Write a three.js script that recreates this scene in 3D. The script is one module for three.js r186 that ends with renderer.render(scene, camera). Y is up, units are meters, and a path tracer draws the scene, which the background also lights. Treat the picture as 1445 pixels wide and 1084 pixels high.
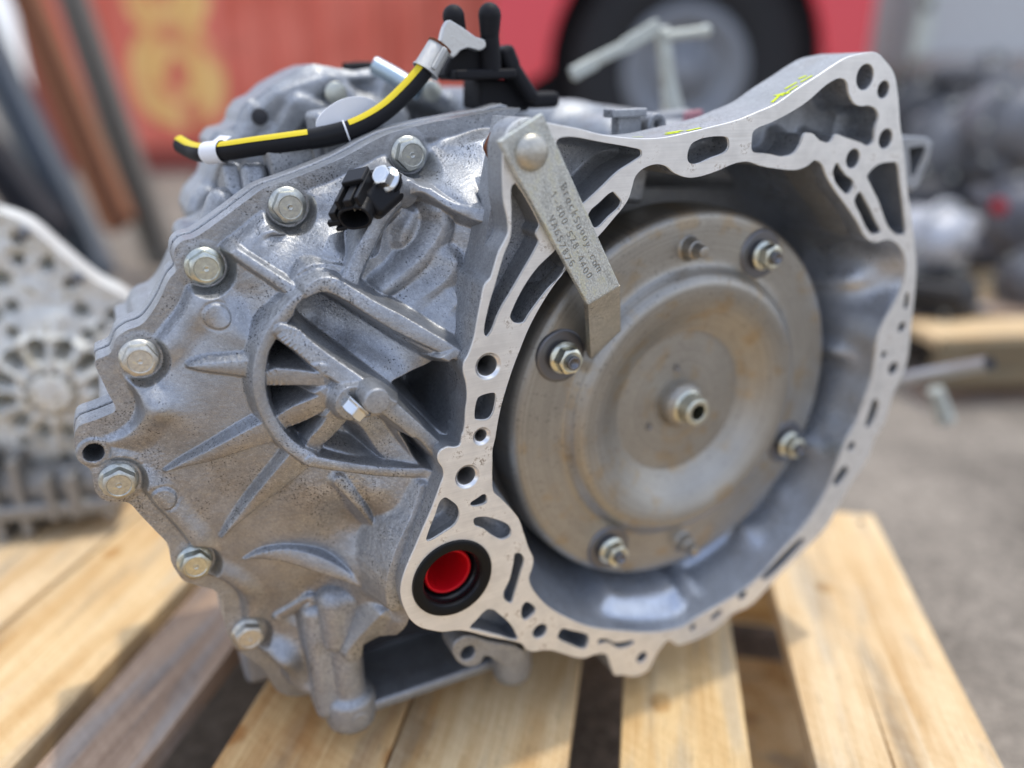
import * as THREE from 'three';
import { mergeGeometries, mergeVertices } from 'three/addons/utils/BufferGeometryUtils.js';
import { ImprovedNoise } from 'three/addons/math/ImprovedNoise.js';
import { RoundedBoxGeometry } from 'three/addons/geometries/RoundedBoxGeometry.js';

// ---------------------------------------------------------------- camera, sky, sun, exposure
const scene = new THREE.Scene();
const camera = new THREE.PerspectiveCamera(53.3, 4 / 3, 0.02, 200);
camera.position.set(-0.33414, 0.21042, 0.35918);
camera.lookAt(-0.33414 + 0.42113, 0.21042 - 0.36321, 0.35918 - 0.8311);
camera.focus = 0.43;
camera.userData.fStop = 1.65;
scene.add(camera);
const renderer = new THREE.WebGLRenderer({ antialias: true });
renderer.toneMapping = THREE.LinearToneMapping;
renderer.toneMappingExposure = 1.2;
renderer.shadowMap.enabled = true;

const PN = new ImprovedNoise();
const nz = (x, y, z = 0) => PN.noise(x, y, z);
const fbm = (x, y, z = 0, o = 4) => { let a = 0, s = 0.5, f = 1; for (let i = 0; i < o; i++) { a += s * PN.noise(x * f, y * f, z * f + i * 7.3); s *= 0.5; f *= 2.03; } return a; };
const clamp = (v, a = 0, b = 1) => Math.min(b, Math.max(a, v));
const sstep = (a, b, v) => { const t = clamp((v - a) / (b - a)); return t * t * (3 - 2 * t); };
const mix = (a, b, t) => a + (b - a) * t;
let seedv = 12345;
const rnd = () => { seedv = (Math.imul(seedv, 1664525) + 1013904223) >>> 0; return seedv / 4294967296; };

{ // hazy bright sky with thin cloud
  const w = 512, h = 256, data = new Float32Array(w * h * 4);
  for (let j = 0; j < h; j++) for (let i = 0; i < w; i++) {
    const el = ((j + 0.5) / h - 0.5) * Math.PI, az = (i / w) * Math.PI * 2;
    const x = Math.cos(el) * Math.cos(az), z = Math.cos(el) * Math.sin(az), y = Math.sin(el);
    const up = Math.max(y, 0), hz = Math.exp(-up * 4.5);
    const cx = x / (up + 0.35), cz = z / (up + 0.35);
    const c = sstep(-0.12, 0.3, fbm(cx * 1.3 + 3.1, cz * 1.3, 1.7, 5)) * (0.75 * sstep(0.02, 0.2, up));
    let r = mix(0.5, 1.0, hz), g = mix(0.64, 1.02, hz), b = mix(0.98, 1.04, hz);
    r = mix(r, 2.0, c); g = mix(g, 2.04, c); b = mix(b, 2.1, c);
    const k = 4 * (j * w + i); data[k] = r; data[k + 1] = g; data[k + 2] = b; data[k + 3] = 1;
  }
  const sky = new THREE.DataTexture(data, w, h, THREE.RGBAFormat, THREE.FloatType);
  sky.mapping = THREE.EquirectangularReflectionMapping; sky.magFilter = THREE.LinearFilter; sky.needsUpdate = true;
  scene.background = sky; scene.environment = sky;
}
const sun = new THREE.DirectionalLight(new THREE.Color(1, 0.93, 0.82), 1.55);
sun.position.set(0.275 * 6, 0.96 * 6, -0.03 * 6);
sun.castShadow = true; sun.shadow.radius = 2.5; sun.shadow.mapSize.set(2048, 2048);
Object.assign(sun.shadow.camera, { left: -3, right: 3, top: 3, bottom: -3, near: 0.1, far: 20 });
scene.add(sun); scene.add(sun.target);

// ---------------------------------------------------------------- helpers
const used = {};
function numbered(n) { if (used[n] === undefined) { used[n] = 0; return n; } used[n]++; return n + '_' + String(used[n]).padStart(3, '0'); }
function boxUV(g) { // uv in metres, each face from the side it looks to
  const p = g.attributes.position, nIn = g.attributes.normal, cIn = g.attributes.color, ix = g.index ? g.index.array : null, n = ix ? ix.length : p.count, key = new Map(), pos = [], nor = [], col = [], uv = [], idx = [];
  const V = (i) => [p.getX(i), p.getY(i), p.getZ(i)];
  for (let f = 0; f < n; f += 3) {
    const id = [0, 1, 2].map((q) => (ix ? ix[f + q] : f + q)), [a, b, c] = id.map(V);
    const u = [b[0] - a[0], b[1] - a[1], b[2] - a[2]], v = [c[0] - a[0], c[1] - a[1], c[2] - a[2]];
    const nx = Math.abs(u[1] * v[2] - u[2] * v[1]), ny = Math.abs(u[2] * v[0] - u[0] * v[2]), nw = Math.abs(u[0] * v[1] - u[1] * v[0]);
    const ax = nw * 1.15 >= nx && nw * 1.15 >= ny ? 2 : nx > ny ? 0 : 1;
    id.forEach((i, q) => { const k = i * 3 + ax; let w = key.get(k); if (w === undefined) { w = pos.length / 3; key.set(k, w); const P = [a, b, c][q]; pos.push(...P); nor.push(nIn.getX(i), nIn.getY(i), nIn.getZ(i)); if (cIn) col.push(cIn.getX(i), cIn.getY(i), cIn.getZ(i)); uv.push(...(ax === 2 ? [P[0], P[1]] : ax === 0 ? [P[1] + 0.031, P[2] + 0.047] : [P[0] + 0.023, P[2] + 0.061])); } idx.push(w); });
  }
  const o = new THREE.BufferGeometry(); o.setAttribute('position', new THREE.Float32BufferAttribute(pos, 3)); o.setAttribute('normal', new THREE.Float32BufferAttribute(nor, 3)); o.setAttribute('uv', new THREE.Float32BufferAttribute(uv, 2)); if (cIn) o.setAttribute('color', new THREE.Float32BufferAttribute(col, 3)); o.setIndex(idx); return o;
}
function mesh(name, geo, mat, parent) { if (mat.map && mat.map === castCol) geo = boxUV(geo); const m = new THREE.Mesh(geo, mat); m.name = name; m.castShadow = m.receiveShadow = true; (parent || scene).add(m); return m; }
function tag(o, label, category, group) { o.name = numbered(o.name); o.userData.label = label; o.userData.category = category; if (group) o.userData.group = group; return o; }
function thing(name, label, category, group) { const g = new THREE.Group(); g.name = name; scene.add(g); return tag(g, label, category, group); }
const V3 = (a) => new THREE.Vector3(a[0], a[1], a[2]);
const merge = (l) => mergeGeometries(l.map((g) => { const q = g.index ? g.toNonIndexed() : g; for (const k of Object.keys(q.attributes)) if (!['position', 'normal', 'uv'].includes(k)) q.deleteAttribute(k); return q; }));
// closed smooth curve through points (mm)
function smooth(pts, n = 5, tension) { const c = new THREE.CatmullRomCurve3(pts.map((p) => new THREE.Vector3(p[0], p[1], 0)), true, 'centripetal'); return c.getPoints(pts.length * n).slice(0, -1).map((p) => [p.x, p.y]); }
function smoothOpen(pts, n = 5) { const c = new THREE.CatmullRomCurve3(pts.map((p) => new THREE.Vector3(p[0], p[1], p[2] || 0)), false, 'centripetal'); return c.getPoints(pts.length * n).map((p) => [p.x, p.y, p.z]); }
const circ = (x, y, r, n = 36) => Array.from({ length: n }, (_, i) => [x + r * Math.cos((i / n) * 2 * Math.PI), y + r * Math.sin((i / n) * 2 * Math.PI)]);
const toV2 = (pts) => pts.map((p) => new THREE.Vector2(p[0] / 1000, p[1] / 1000));
// extrude a mm outline with mm holes between z0 < z1 (mm)
function extr(out, z0, z1, bev = 0, holes = [], seg = 2) {
  const s = new THREE.Shape(toV2(out)); for (const h of holes) s.holes.push(new THREE.Path(toV2(h)));
  const g = new THREE.ExtrudeGeometry(s, { depth: (z1 - z0 - 2 * bev) / 1000, bevelEnabled: bev > 0, bevelSize: bev / 1000, bevelThickness: bev / 1000, bevelOffset: -bev / 1000, bevelSegments: seg, curveSegments: 8 });
  g.translate(0, 0, (z0 + bev) / 1000); return g;
}
function segDist(x, y, a, b) { const dx = b[0] - a[0], dy = b[1] - a[1], l = dx * dx + dy * dy || 1e-9; const t = clamp(((x - a[0]) * dx + (y - a[1]) * dy) / l); const ex = x - a[0] - t * dx, ey = y - a[1] - t * dy; return [Math.sqrt(ex * ex + ey * ey), t]; }
function polyDist(x, y, pts, closed) { let d = 1e9; const n = pts.length, m = closed ? n : n - 1; for (let i = 0; i < m; i++) { const q = segDist(x, y, pts[i], pts[(i + 1) % n])[0]; if (q < d) d = q; } return d; }
function inside(x, y, pts) { let c = false; for (let i = 0, j = pts.length - 1; i < pts.length; j = i++) { const a = pts[i], b = pts[j]; if ((a[1] > y) !== (b[1] > y) && x < ((b[0] - a[0]) * (y - a[1])) / (b[1] - a[1]) + a[0]) c = !c; } return c; }
const sdf = (x, y, pts) => (inside(x, y, pts) ? -1 : 1) * polyDist(x, y, pts, true);
const box2 = (pts) => { let a = 1e9, b = -1e9, c = 1e9, d = -1e9; for (const p of pts) { a = Math.min(a, p[0]); b = Math.max(b, p[0]); c = Math.min(c, p[1]); d = Math.max(d, p[1]); } return [a, b, c, d]; };
const smax = (a, b, k) => { const h = Math.max(k - Math.abs(a - b), 0) / k; return Math.max(a, b) + h * h * k * 0.25; };
const smin = (a, b, k) => -smax(-a, -b, k);
// heightfield z = zf(x, y, sdf) over a closed mm outline, cut exactly along it, with a skirt down to zBack
function field(poly, res, zf, zBack, color) {
  const [x0, x1, y0, y1] = box2(poly), nx = Math.ceil((x1 - x0) / res) + 3, ny = Math.ceil((y1 - y0) / res) + 3, ox = x0 - res, oy = y0 - res;
  const S = new Float32Array(nx * ny);
  for (let j = 0; j < ny; j++) for (let i = 0; i < nx; i++) S[j * nx + i] = sdf(ox + i * res, oy + j * res, poly) || 1e-4;
  const pos = [], ids = new Map(), idx = [], rim = [], col = [];
  const add = (key, x, y, s) => { let k = ids.get(key); if (k !== undefined) return k; k = pos.length / 3; ids.set(key, k); const z = zf(x, y, s); pos.push(x / 1000, y / 1000, z / 1000); if (color) col.push(...color(x, y, z)); return k; };
  const node = (i, j) => add(2 * (j * nx + i) * 2, ox + i * res, oy + j * res, S[j * nx + i]);
  const cut = (i, j, i2, j2) => { const a = S[j * nx + i], b = S[j2 * nx + i2], t = clamp(a / (a - b), 0.02, 0.98); return add(2 * (2 * (Math.min(j, j2) * nx + Math.min(i, i2))) + (i !== i2 ? 1 : 2), ox + (i + t * (i2 - i)) * res, oy + (j + t * (j2 - j)) * res, 0); };
  for (let j = 0; j < ny - 1; j++) for (let i = 0; i < nx - 1; i++) {
    const c = [[i, j], [i + 1, j], [i + 1, j + 1], [i, j + 1]], s = c.map((p) => S[p[1] * nx + p[0]]);
    if (s.every((v) => v > 0)) continue;
    const pl = []; let ex = -1, en = -1;
    for (let q = 0; q < 4; q++) {
      const r = (q + 1) % 4;
      if (s[q] <= 0) pl.push(node(...c[q]));
      if ((s[q] <= 0) !== (s[r] <= 0)) { const k = cut(...c[q], ...c[r]); pl.push(k); if (s[q] <= 0) ex = k; else en = k; }
    }
    if (ex >= 0 && en >= 0 && pl.length < 7) rim.push([ex, en]);
    for (let q = 1; q < pl.length - 1; q++) idx.push(pl[0], pl[q], pl[q + 1]);
  }
  const g = new THREE.BufferGeometry();
  g.setAttribute('position', new THREE.Float32BufferAttribute(pos, 3)); g.setIndex(idx); g.computeVertexNormals();
  const uv = new Float32Array((pos.length / 3) * 2); for (let k = 0; k < pos.length / 3; k++) { uv[2 * k] = pos[3 * k] + pos[3 * k + 2] * 0.35; uv[2 * k + 1] = pos[3 * k + 1] + pos[3 * k + 2] * 0.6; }
  g.setAttribute('uv', new THREE.Float32BufferAttribute(uv, 2));
  if (color) g.setAttribute('color', new THREE.Float32BufferAttribute(col, 3));
  if (zBack === undefined) return g;
  const sp = [], si = [], sm = new Map(), suv = [], sc = [];
  const sv = (k) => { let v = sm.get(k); if (v !== undefined) return v; v = sp.length / 3; sm.set(k, v); for (const z of [pos[3 * k + 2], zBack / 1000]) { sp.push(pos[3 * k], pos[3 * k + 1], z); suv.push(pos[3 * k] + pos[3 * k + 1], z); if (color) sc.push(col[3 * k], col[3 * k + 1], col[3 * k + 2]); } return v; };
  for (const [a, b] of rim) { const p = sv(a), q = sv(b); si.push(p, p + 1, q, q, p + 1, q + 1); }
  const k = new THREE.BufferGeometry(); k.setAttribute('position', new THREE.Float32BufferAttribute(sp, 3)); k.setAttribute('uv', new THREE.Float32BufferAttribute(suv, 2)); if (color) k.setAttribute('color', new THREE.Float32BufferAttribute(sc, 3)); k.setIndex(si); k.computeVertexNormals();
  return mergeGeometries([g, k]);
}
function tube(pts, r, seg = 40, rad = 14, closed = false) { return new THREE.TubeGeometry(new THREE.CatmullRomCurve3(pts.map(V3), closed, 'centripetal'), seg, r, rad, closed); }
function lathe(prof, seg = 48) { return new THREE.LatheGeometry(prof.map((p) => new THREE.Vector2(p[0] / 1000, p[1] / 1000)), seg).rotateX(Math.PI / 2); } // profile (r, z) mm, axis +z
// prism or round bar between two points
function bar(a, b, r0, r1 = r0, seg = 20, cap = true) { const A = V3(a), B = V3(b), d = B.clone().sub(A), g = new THREE.CylinderGeometry(r1, r0, d.length(), seg, 1, !cap); g.applyQuaternion(new THREE.Quaternion().setFromUnitVectors(new THREE.Vector3(0, 1, 0), d.clone().normalize())); g.translate(...A.add(B).multiplyScalar(0.5).toArray()); return g; }
// rounded beam of section w x h between two points, with a given "up"
function beam(a, b, w, h, r = 0.002, up = [0, 1, 0]) { const A = V3(a), B = V3(b), d = B.clone().sub(A), L = d.length(); d.normalize(); const u = V3(up); const s = new THREE.Vector3().crossVectors(u, d).normalize(); u.crossVectors(d, s); const g = new RoundedBoxGeometry(w, h, L, 2, Math.min(r, w * 0.45, h * 0.45)); g.applyMatrix4(new THREE.Matrix4().makeBasis(s, u, d)); g.translate(...A.add(B).multiplyScalar(0.5).toArray()); return g; }
// hexagon head with a chamfered top and a shallow dish; axis +z, base at z = 0, mm
function hexHead(af, h, fr, fh, dish = 0.5) {
  const N = 72, ri = af / 2 * 0.86, rings = [];
  const rh = (t) => { const a = ((t % (Math.PI / 3)) + Math.PI / 3) % (Math.PI / 3) - Math.PI / 6; return Math.min(af / 2 / Math.cos(a), af / 2 * 1.12); };
  const R = [[() => fr, () => 0], [() => fr, () => fh * 0.45], [() => fr - 0.5, () => fh * 0.75], [(t) => Math.max(rh(t) + 0.6, fr * 0.9 - 1.2), () => fh + 0.15], [(t) => rh(t) + 0.12, () => fh + 0.4], [rh, () => fh + 0.8], [rh, (t) => fh + h - (rh(t) - ri) * 0.5], [(t) => mix(rh(t), ri, 0.5), (t) => fh + h - (rh(t) - ri) * 0.22], [() => ri, () => fh + h], [() => ri - 0.5, () => fh + h], [() => ri - 0.9, () => fh + h - dish], [() => 1.9, () => fh + h - dish], [() => 1.5, () => fh + h - dish * 0.6], [() => 0.8, () => fh + h - dish * 1.3], [() => 0.02, () => fh + h - dish * 1.3]];
  const pos = [], uv = [], idx = [];
  R.forEach(([r, z], k) => { for (let i = 0; i <= N; i++) { const t = (i / N) * 2 * Math.PI; pos.push(r(t) * Math.cos(t) / 1000, r(t) * Math.sin(t) / 1000, z(t) / 1000); uv.push(r(t) * Math.cos(t) / 1000, r(t) * Math.sin(t) / 1000 + z(t) / 1000); } });
  for (let k = 0; k < R.length - 1; k++) for (let i = 0; i < N; i++) { const a = k * (N + 1) + i, b = a + N + 1; idx.push(a, a + 1, b, b, a + 1, b + 1); }
  let g = new THREE.BufferGeometry(); g.setAttribute('position', new THREE.Float32BufferAttribute(pos, 3)); g.setAttribute('uv', new THREE.Float32BufferAttribute(uv, 2)); g.setIndex(idx);
  g = g.toNonIndexed(); return crease(g, 0.5);
}
// normals smoothed only across edges flatter than `ang`
function crease(g, ang) {
  const p = g.attributes.position, n = p.count, fn = [], key = (i) => Math.round(p.getX(i) * 2e5) + ',' + Math.round(p.getY(i) * 2e5) + ',' + Math.round(p.getZ(i) * 2e5), map = new Map();
  const a = new THREE.Vector3(), b = new THREE.Vector3(), c = new THREE.Vector3();
  for (let i = 0; i < n; i += 3) { a.fromBufferAttribute(p, i); b.fromBufferAttribute(p, i + 1); c.fromBufferAttribute(p, i + 2); const f = b.sub(a).cross(c.sub(a)).clone(); fn.push(f); for (let q = 0; q < 3; q++) { const k = key(i + q); (map.get(k) || map.set(k, []).get(k)).push(i / 3); } }
  const un = fn.map((f) => f.clone().normalize()), out = new Float32Array(n * 3), ca = Math.cos(ang);
  for (let i = 0; i < n; i++) { const t = Math.floor(i / 3), s = new THREE.Vector3(); for (const f of map.get(key(i))) if (un[f].dot(un[t]) > ca) s.add(fn[f]); s.normalize(); out[3 * i] = s.x; out[3 * i + 1] = s.y; out[3 * i + 2] = s.z; }
  g.setAttribute('normal', new THREE.Float32BufferAttribute(out, 3)); return g;
}
// ---------------------------------------------------------------- textures and materials
function dataTex(w, h, f, srgb, rx = 1, ry = 1) {
  const d = new Uint8Array(w * h * 4);
  for (let j = 0; j < h; j++) for (let i = 0; i < w; i++) { const c = f(i / w, j / h, i, j), k = 4 * (j * w + i); d[k] = clamp(c[0]) * 255; d[k + 1] = clamp(c[1]) * 255; d[k + 2] = clamp(c[2]) * 255; d[k + 3] = 255; }
  const t = new THREE.DataTexture(d, w, h); t.wrapS = t.wrapT = THREE.RepeatWrapping; t.magFilter = THREE.LinearFilter; t.minFilter = THREE.LinearMipmapLinearFilter; t.generateMipmaps = true; if (srgb) t.colorSpace = THREE.SRGBColorSpace; t.repeat.set(rx, ry); t.needsUpdate = true; return t;
}
// tileable noise by blending two offsets
const tn = (f, u, v) => { const a = sstep(0, 1, u), b = sstep(0, 1, v); return mix(mix(f(u, v), f(u - 1, v), a), mix(f(u, v - 1), f(u - 1, v - 1), a), b); };
const grain = (() => { const N = 1024, a = new Float32Array(N * N); for (let k = 0; k < N * N; k++) a[k] = rnd(); const b = new Float32Array(N * N); for (let j = 0; j < N; j++) for (let i = 0; i < N; i++) { let s = 0; for (let q = -1; q <= 1; q++) for (let p = -1; p <= 1; p++) s += a[((j + q + N) % N) * N + ((i + p + N) % N)]; b[j * N + i] = s / 9; } return (i, j) => b[(j % N) * N + (i % N)]; })();
const castCol = dataTex(1024, 1024, (u, v, i, j) => { // die-cast skin: fine grain, dark pores, faint stains (tile = 120 mm)
  const m = tn((a, b) => fbm(a * 9 + 2, b * 9, 0.3, 5), u, v), p = tn((a, b) => fbm(a * 55, b * 55 + 9, 3.3, 3), u, v), s = tn((a, b) => fbm(a * 5 + 7, b * 5 + 3, 8.1, 4), u, v);
  const g = (grain(i, j) - 0.5) * 2; const p2 = tn((a, b) => fbm(a * 120, b * 120 + 3, 9.3, 2), u, v); const pore = sstep(0.1, 0.28, p2 + g * 0.12) * sstep(-0.08, 0.22, m + s * 0.5), lt = sstep(0.14, 0.32, -p2 - g * 0.1);
  let c = 0.88 + m * 0.16 + g * 0.12 + p * 0.16 - pore * 0.42 + lt * 0.18; const st = sstep(0.02, 0.36, s) * 0.1;
  return [c * (1 - st * 0.28), c * (1 - st * 0.42), c * (1 - st * 0.62)];
}, true, 1 / 0.12, 1 / 0.12);
const castBump = dataTex(1024, 1024, (u, v, i, j) => { const p = tn((a, b) => fbm(a * 60, b * 60 + 9, 3.3, 3), u, v); const m = tn((a, b) => fbm(a * 18, b * 18, 5.3, 3), u, v); const c = 0.5 + p * 0.5 + m * 0.5 + (grain(i, j) - 0.5) * 0.5; return [c, c, c]; }, false, 1 / 0.12, 1 / 0.12);
const castRough = dataTex(512, 512, (u, v, i, j) => { const m = tn((a, b) => fbm(a * 7, b * 7, 2.3, 5), u, v); const c = 0.62 + m * 0.3 + (grain(i, j) - 0.5) * 0.3; return [c, c, c]; }, false, 1 / 0.12, 1 / 0.12);
const std = (o) => new THREE.MeshPhysicalMaterial({ side: THREE.DoubleSide, specularIntensity: (o.metalness || 0) > 0.2 ? 1 : (o.roughness ?? 1) < 0.3 ? 0.8 : 0.35, ...o }); // dusty, rough things have little sheen
const lin = (r, g, b) => new THREE.Color().setRGB(r, g, b);
const M = {};
M.cast = std({ color: lin(0.47, 0.488, 0.512), metalness: 0.88, roughness: 0.78, roughnessMap: castRough, map: castCol, bumpMap: castBump, bumpScale: 0.00035, vertexColors: true });
M.castPlain = std({ color: lin(0.46, 0.478, 0.5), metalness: 0.75, roughness: 0.85, roughnessMap: castRough, map: castCol, bumpMap: castBump, bumpScale: 0.0003 });
const millCol = dataTex(1024, 1024, (u, v, i, j) => { const l = tn((a, b) => fbm(a * 3 + 1, b * 160, 0.3, 2), u, v), m = tn((a, b) => fbm(a * 12, b * 12, 6.3, 5), u, v), p = tn((a, b) => fbm(a * 70, b * 70, 1.3, 2), u, v); const d = sstep(0.08, 0.3, m) * sstep(0.02, 0.3, p + (grain(i, j) - 0.5)); const c = 0.93 + l * 0.07 + m * 0.14 - d * 0.35; return [c, c * (1 - d * 0.05), c * (1 - d * 0.1)]; }, true, 1 / 0.15, 1 / 0.15);
const millBump = dataTex(512, 512, (u, v) => { const c = 0.5 + tn((a, b) => fbm(a * 2 + 1, b * 110, 0.3, 2), u, v); return [c, c, c]; }, false, 1 / 0.15, 1 / 0.15);
M.mill = std({ color: lin(0.9, 0.89, 0.85), metalness: 0.62, roughness: 0.46, map: millCol, bumpMap: millBump, bumpScale: 0.00006 });
M.millHole = std({ color: lin(0.8, 0.79, 0.77), metalness: 0.9, roughness: 0.35 });
M.bell = std({ color: lin(0.64, 0.69, 0.77), metalness: 0.74, roughness: 0.5, roughnessMap: castRough, map: castCol, bumpMap: castBump, bumpScale: 0.0002 });
const zincCol = dataTex(512, 512, (u, v, i, j) => { const m = tn((a, b) => fbm(a * 14, b * 14, 2.2, 5), u, v), c = 0.92 + m * 0.22 + (grain(i, j) - 0.5) * 0.2, s = sstep(0.1, 0.4, m) * 0.2; return [c, c * (1 - 0.1 * s), c * (1 - 0.5 * s)]; }, true, 1 / 0.03, 1 / 0.03);
M.zinc = std({ color: lin(0.66, 0.67, 0.59), metalness: 1, roughness: 0.4, map: zincCol, bumpMap: zincCol, bumpScale: 0.00006 });
M.zincBlue = std({ color: lin(0.68, 0.7, 0.7), metalness: 1, roughness: 0.3 });
M.steelNut = std({ color: lin(0.66, 0.66, 0.55), metalness: 1, roughness: 0.3 });
M.darkSteel = std({ color: lin(0.18, 0.18, 0.19), metalness: 0.9, roughness: 0.4 });
const tcCol = dataTex(1024, 1024, (u, v, i, j) => { const x = (u - 0.5) * 290, y = (v - 0.5) * 290, r = Math.hypot(x, y), th = Math.atan2(y, x), ring = fbm(r * 0.9, 3.1, Math.cos(th) * 0.25 + 2, 3), fineR = fbm(r * 4.5, 1.1, Math.sin(th) * 0.4, 2), m = fbm(x * 0.03 + 3, y * 0.03, 4.4, 5), sp = sstep(0.22, 0.36, fbm(x * 0.35, y * 0.35, 7.4, 3)), ru = sstep(0.06, 0.34, fbm(x * 0.05, y * 0.05, 1.7, 5) + ring * 0.3), scr = sstep(0.3, 0.42, fbm(x * 0.9 + y * 0.2, y * 0.04 - x * 0.01, 6.4, 2)); const c = 0.9 + ring * 0.16 + fineR * 0.12 + m * 0.08 - sp * 0.1 - scr * 0.06 + (grain(i, j) - 0.5) * 0.1; return [c, c * (1 - 0.05 * ru), c * (1 - 0.12 * ru)]; }, true);
M.tc = std({ color: lin(0.47, 0.445, 0.395), metalness: 0.88, roughness: 0.46, map: tcCol, bumpMap: tcCol, bumpScale: 0.00006 });
M.black = std({ color: lin(0.012, 0.012, 0.013), roughness: 0.38, metalness: 0 });
M.blackMatt = std({ color: lin(0.014, 0.014, 0.016), roughness: 0.6, metalness: 0 });
M.rubber = std({ color: lin(0.01, 0.0095, 0.009), roughness: 0.3 });
M.oily = std({ color: lin(0.008, 0.008, 0.009), roughness: 0.22 });
M.red = std({ color: lin(0.6, 0.006, 0.012), roughness: 0.3 });
M.rust = std({ color: lin(0.2, 0.075, 0.035), roughness: 0.85, metalness: 0.2, map: castCol, bumpMap: castBump, bumpScale: 0.0006 });
M.dark = std({ color: lin(0.05, 0.05, 0.055), roughness: 0.9, metalness: 0.3 });
M.white = std({ color: lin(0.82, 0.83, 0.85), roughness: 0.55 });
M.yellow = std({ color: lin(0.72, 0.56, 0.03), roughness: 0.5 });

// ================================================================ THE GEARBOX (mm in the axes of its converter)
const gearbox = thing('gearbox', 'bare aluminium gearbox with open bell housing standing on the wooden pallet in front', 'gearbox');

// ---- outline of the mating face
const faceOut = [[-144.8,195.5],[-139.1,194.8],[-132.1,193.1],[-122.9,191.4],[-113,189.6],[-97.9,186.2],[-82.5,184.3],[-71,183.5],[-57.6,183.7],[-43,185.6],[-24.5,188.6],[-5.2,192],[6.5,195.4],[24.2,201],[37.9,208.4],[53.7,216],[65.7,222],[76.2,226.5],[87,228.6],[100.9,229.7],[111.1,224.9],[120.9,217.6],[128.2,204.6],[135.8,184.8],[140,177],[146.6,162.1],[156,139.9],[164.3,123.5],[172.7,104.3],[179.8,86.8],[184.1,64.4],[186.8,43.7],[190.3,17.1],[189,1],[181.8,-14.1],[177.2,-38.2],[169.3,-50.7],[165.5,-66.7],[149.2,-88.2],[130.6,-120],[108.1,-136.2],[90.3,-148],[73,-161.2],[58.2,-171],[39.7,-173.2],[27.9,-180.4],[15,-183.7],[-2.8,-184.4],[-12.3,-182.7],[-21.7,-174.6],[-27.2,-179],[-31.3,-183.3],[-34.6,-190.6],[-38.7,-196.2],[-47.6,-197.6],[-54.8,-195],[-61.9,-190.7],[-68.3,-188.4],[-71.1,-182.5],[-73.9,-174.3],[-76.5,-167],[-81.1,-163.7],[-88.3,-162.4],[-94.7,-162.3],[-103.2,-158.4],[-113.6,-151.1],[-121.8,-145.4],[-128.6,-142.5],[-136.5,-140.6],[-141.4,-137],[-145.1,-130.9],[-168.6,-116.4],[-187.8,-104.3],[-199.5,-101.1],[-208.6,-96.2],[-214.3,-92],[-219.3,-85.3],[-222.6,-76.7],[-224.5,-67.1],[-224.1,-59.3],[-222.2,-52.6],[-218.7,-44.5],[-214.3,-35.8],[-209.5,-25.9],[-203.9,-14.9],[-200.1,-6.2],[-197.2,0.8],[-195.4,5.3],[-195.6,9.9],[-198.2,15.3],[-198.3,19.3],[-196.5,21.8],[-192.2,23],[-188.8,22],[-185.1,22.4],[-183.5,28.3],[-182.7,29.9],[-181.6,35.3],[-181,42.9],[-179.9,50.1],[-180.2,58.6],[-181.7,65.7],[-181.3,70.9],[-178.5,75.3],[-175,84.1],[-173.4,91.6],[-170.5,104.3],[-168.3,112.5],[-164.9,115.9],[-162.4,122.5],[-159.8,129.4],[-156.5,134.7],[-154.4,139],[-154.8,146.3],[-156.8,154.8],[-157.4,167.2],[-157.3,176.9],[-156.3,185.7],[-153.1,191.7]];
const bellIn = [[-165.4,7.3],[-165.2,15],[-163.5,21.9],[-161.4,33.2],[-159.1,42.6],[-155.7,53.2],[-151.7,64],[-147.9,72.7],[-142,85.4],[-132.1,100.8],[-121.2,113.6],[-109.2,124],[-96.2,134.7],[-88.3,142.3],[-83,147.4],[-79.3,152.6],[-77.7,157.9],[-75.7,163.9],[-70.8,167.9],[-61.7,170],[-54.2,168.5],[-48.4,164.8],[-38.6,161.6],[-29.2,161.9],[-17.3,164.4],[-3.8,168.2],[6.3,168.6],[17.2,165.7],[32.6,163.2],[46.4,162.1],[55.1,164.1],[61.2,167.3],[68.5,164.4],[74.5,156.7],[82.6,148.5],[93.8,139.2],[109.5,125.4],[119.8,114.5],[129.4,109.8],[142.2,110.4],[153.2,107.2],[163.6,98.2],[168.8,85.8],[168.4,73.5],[162.2,59.5],[155.3,48],[151.5,36],[153.2,20.1],[153.7,4.4],[150,-10.8],[145.6,-29.1],[138,-42.2],[132.9,-57.4],[124.9,-84.6],[108.2,-108.9],[86,-127.6],[64.4,-146.4],[42.7,-155.7],[21.7,-160.3],[5.1,-163.6],[-6.6,-167.2],[-16.5,-166.8],[-31.1,-164],[-47.3,-158.6],[-59.4,-153.2],[-80.4,-143.6],[-95.5,-135],[-110.2,-123.6],[-124.7,-109.9],[-132.8,-99],[-138.7,-88.5],[-140.5,-80.4],[-138.1,-73.1],[-137.6,-67.5],[-141,-58.6],[-144.5,-46.8],[-148,-35.8],[-152.4,-28.7],[-159.5,-19.3],[-164.8,-12.7],[-165.6,-3.8]];
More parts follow.
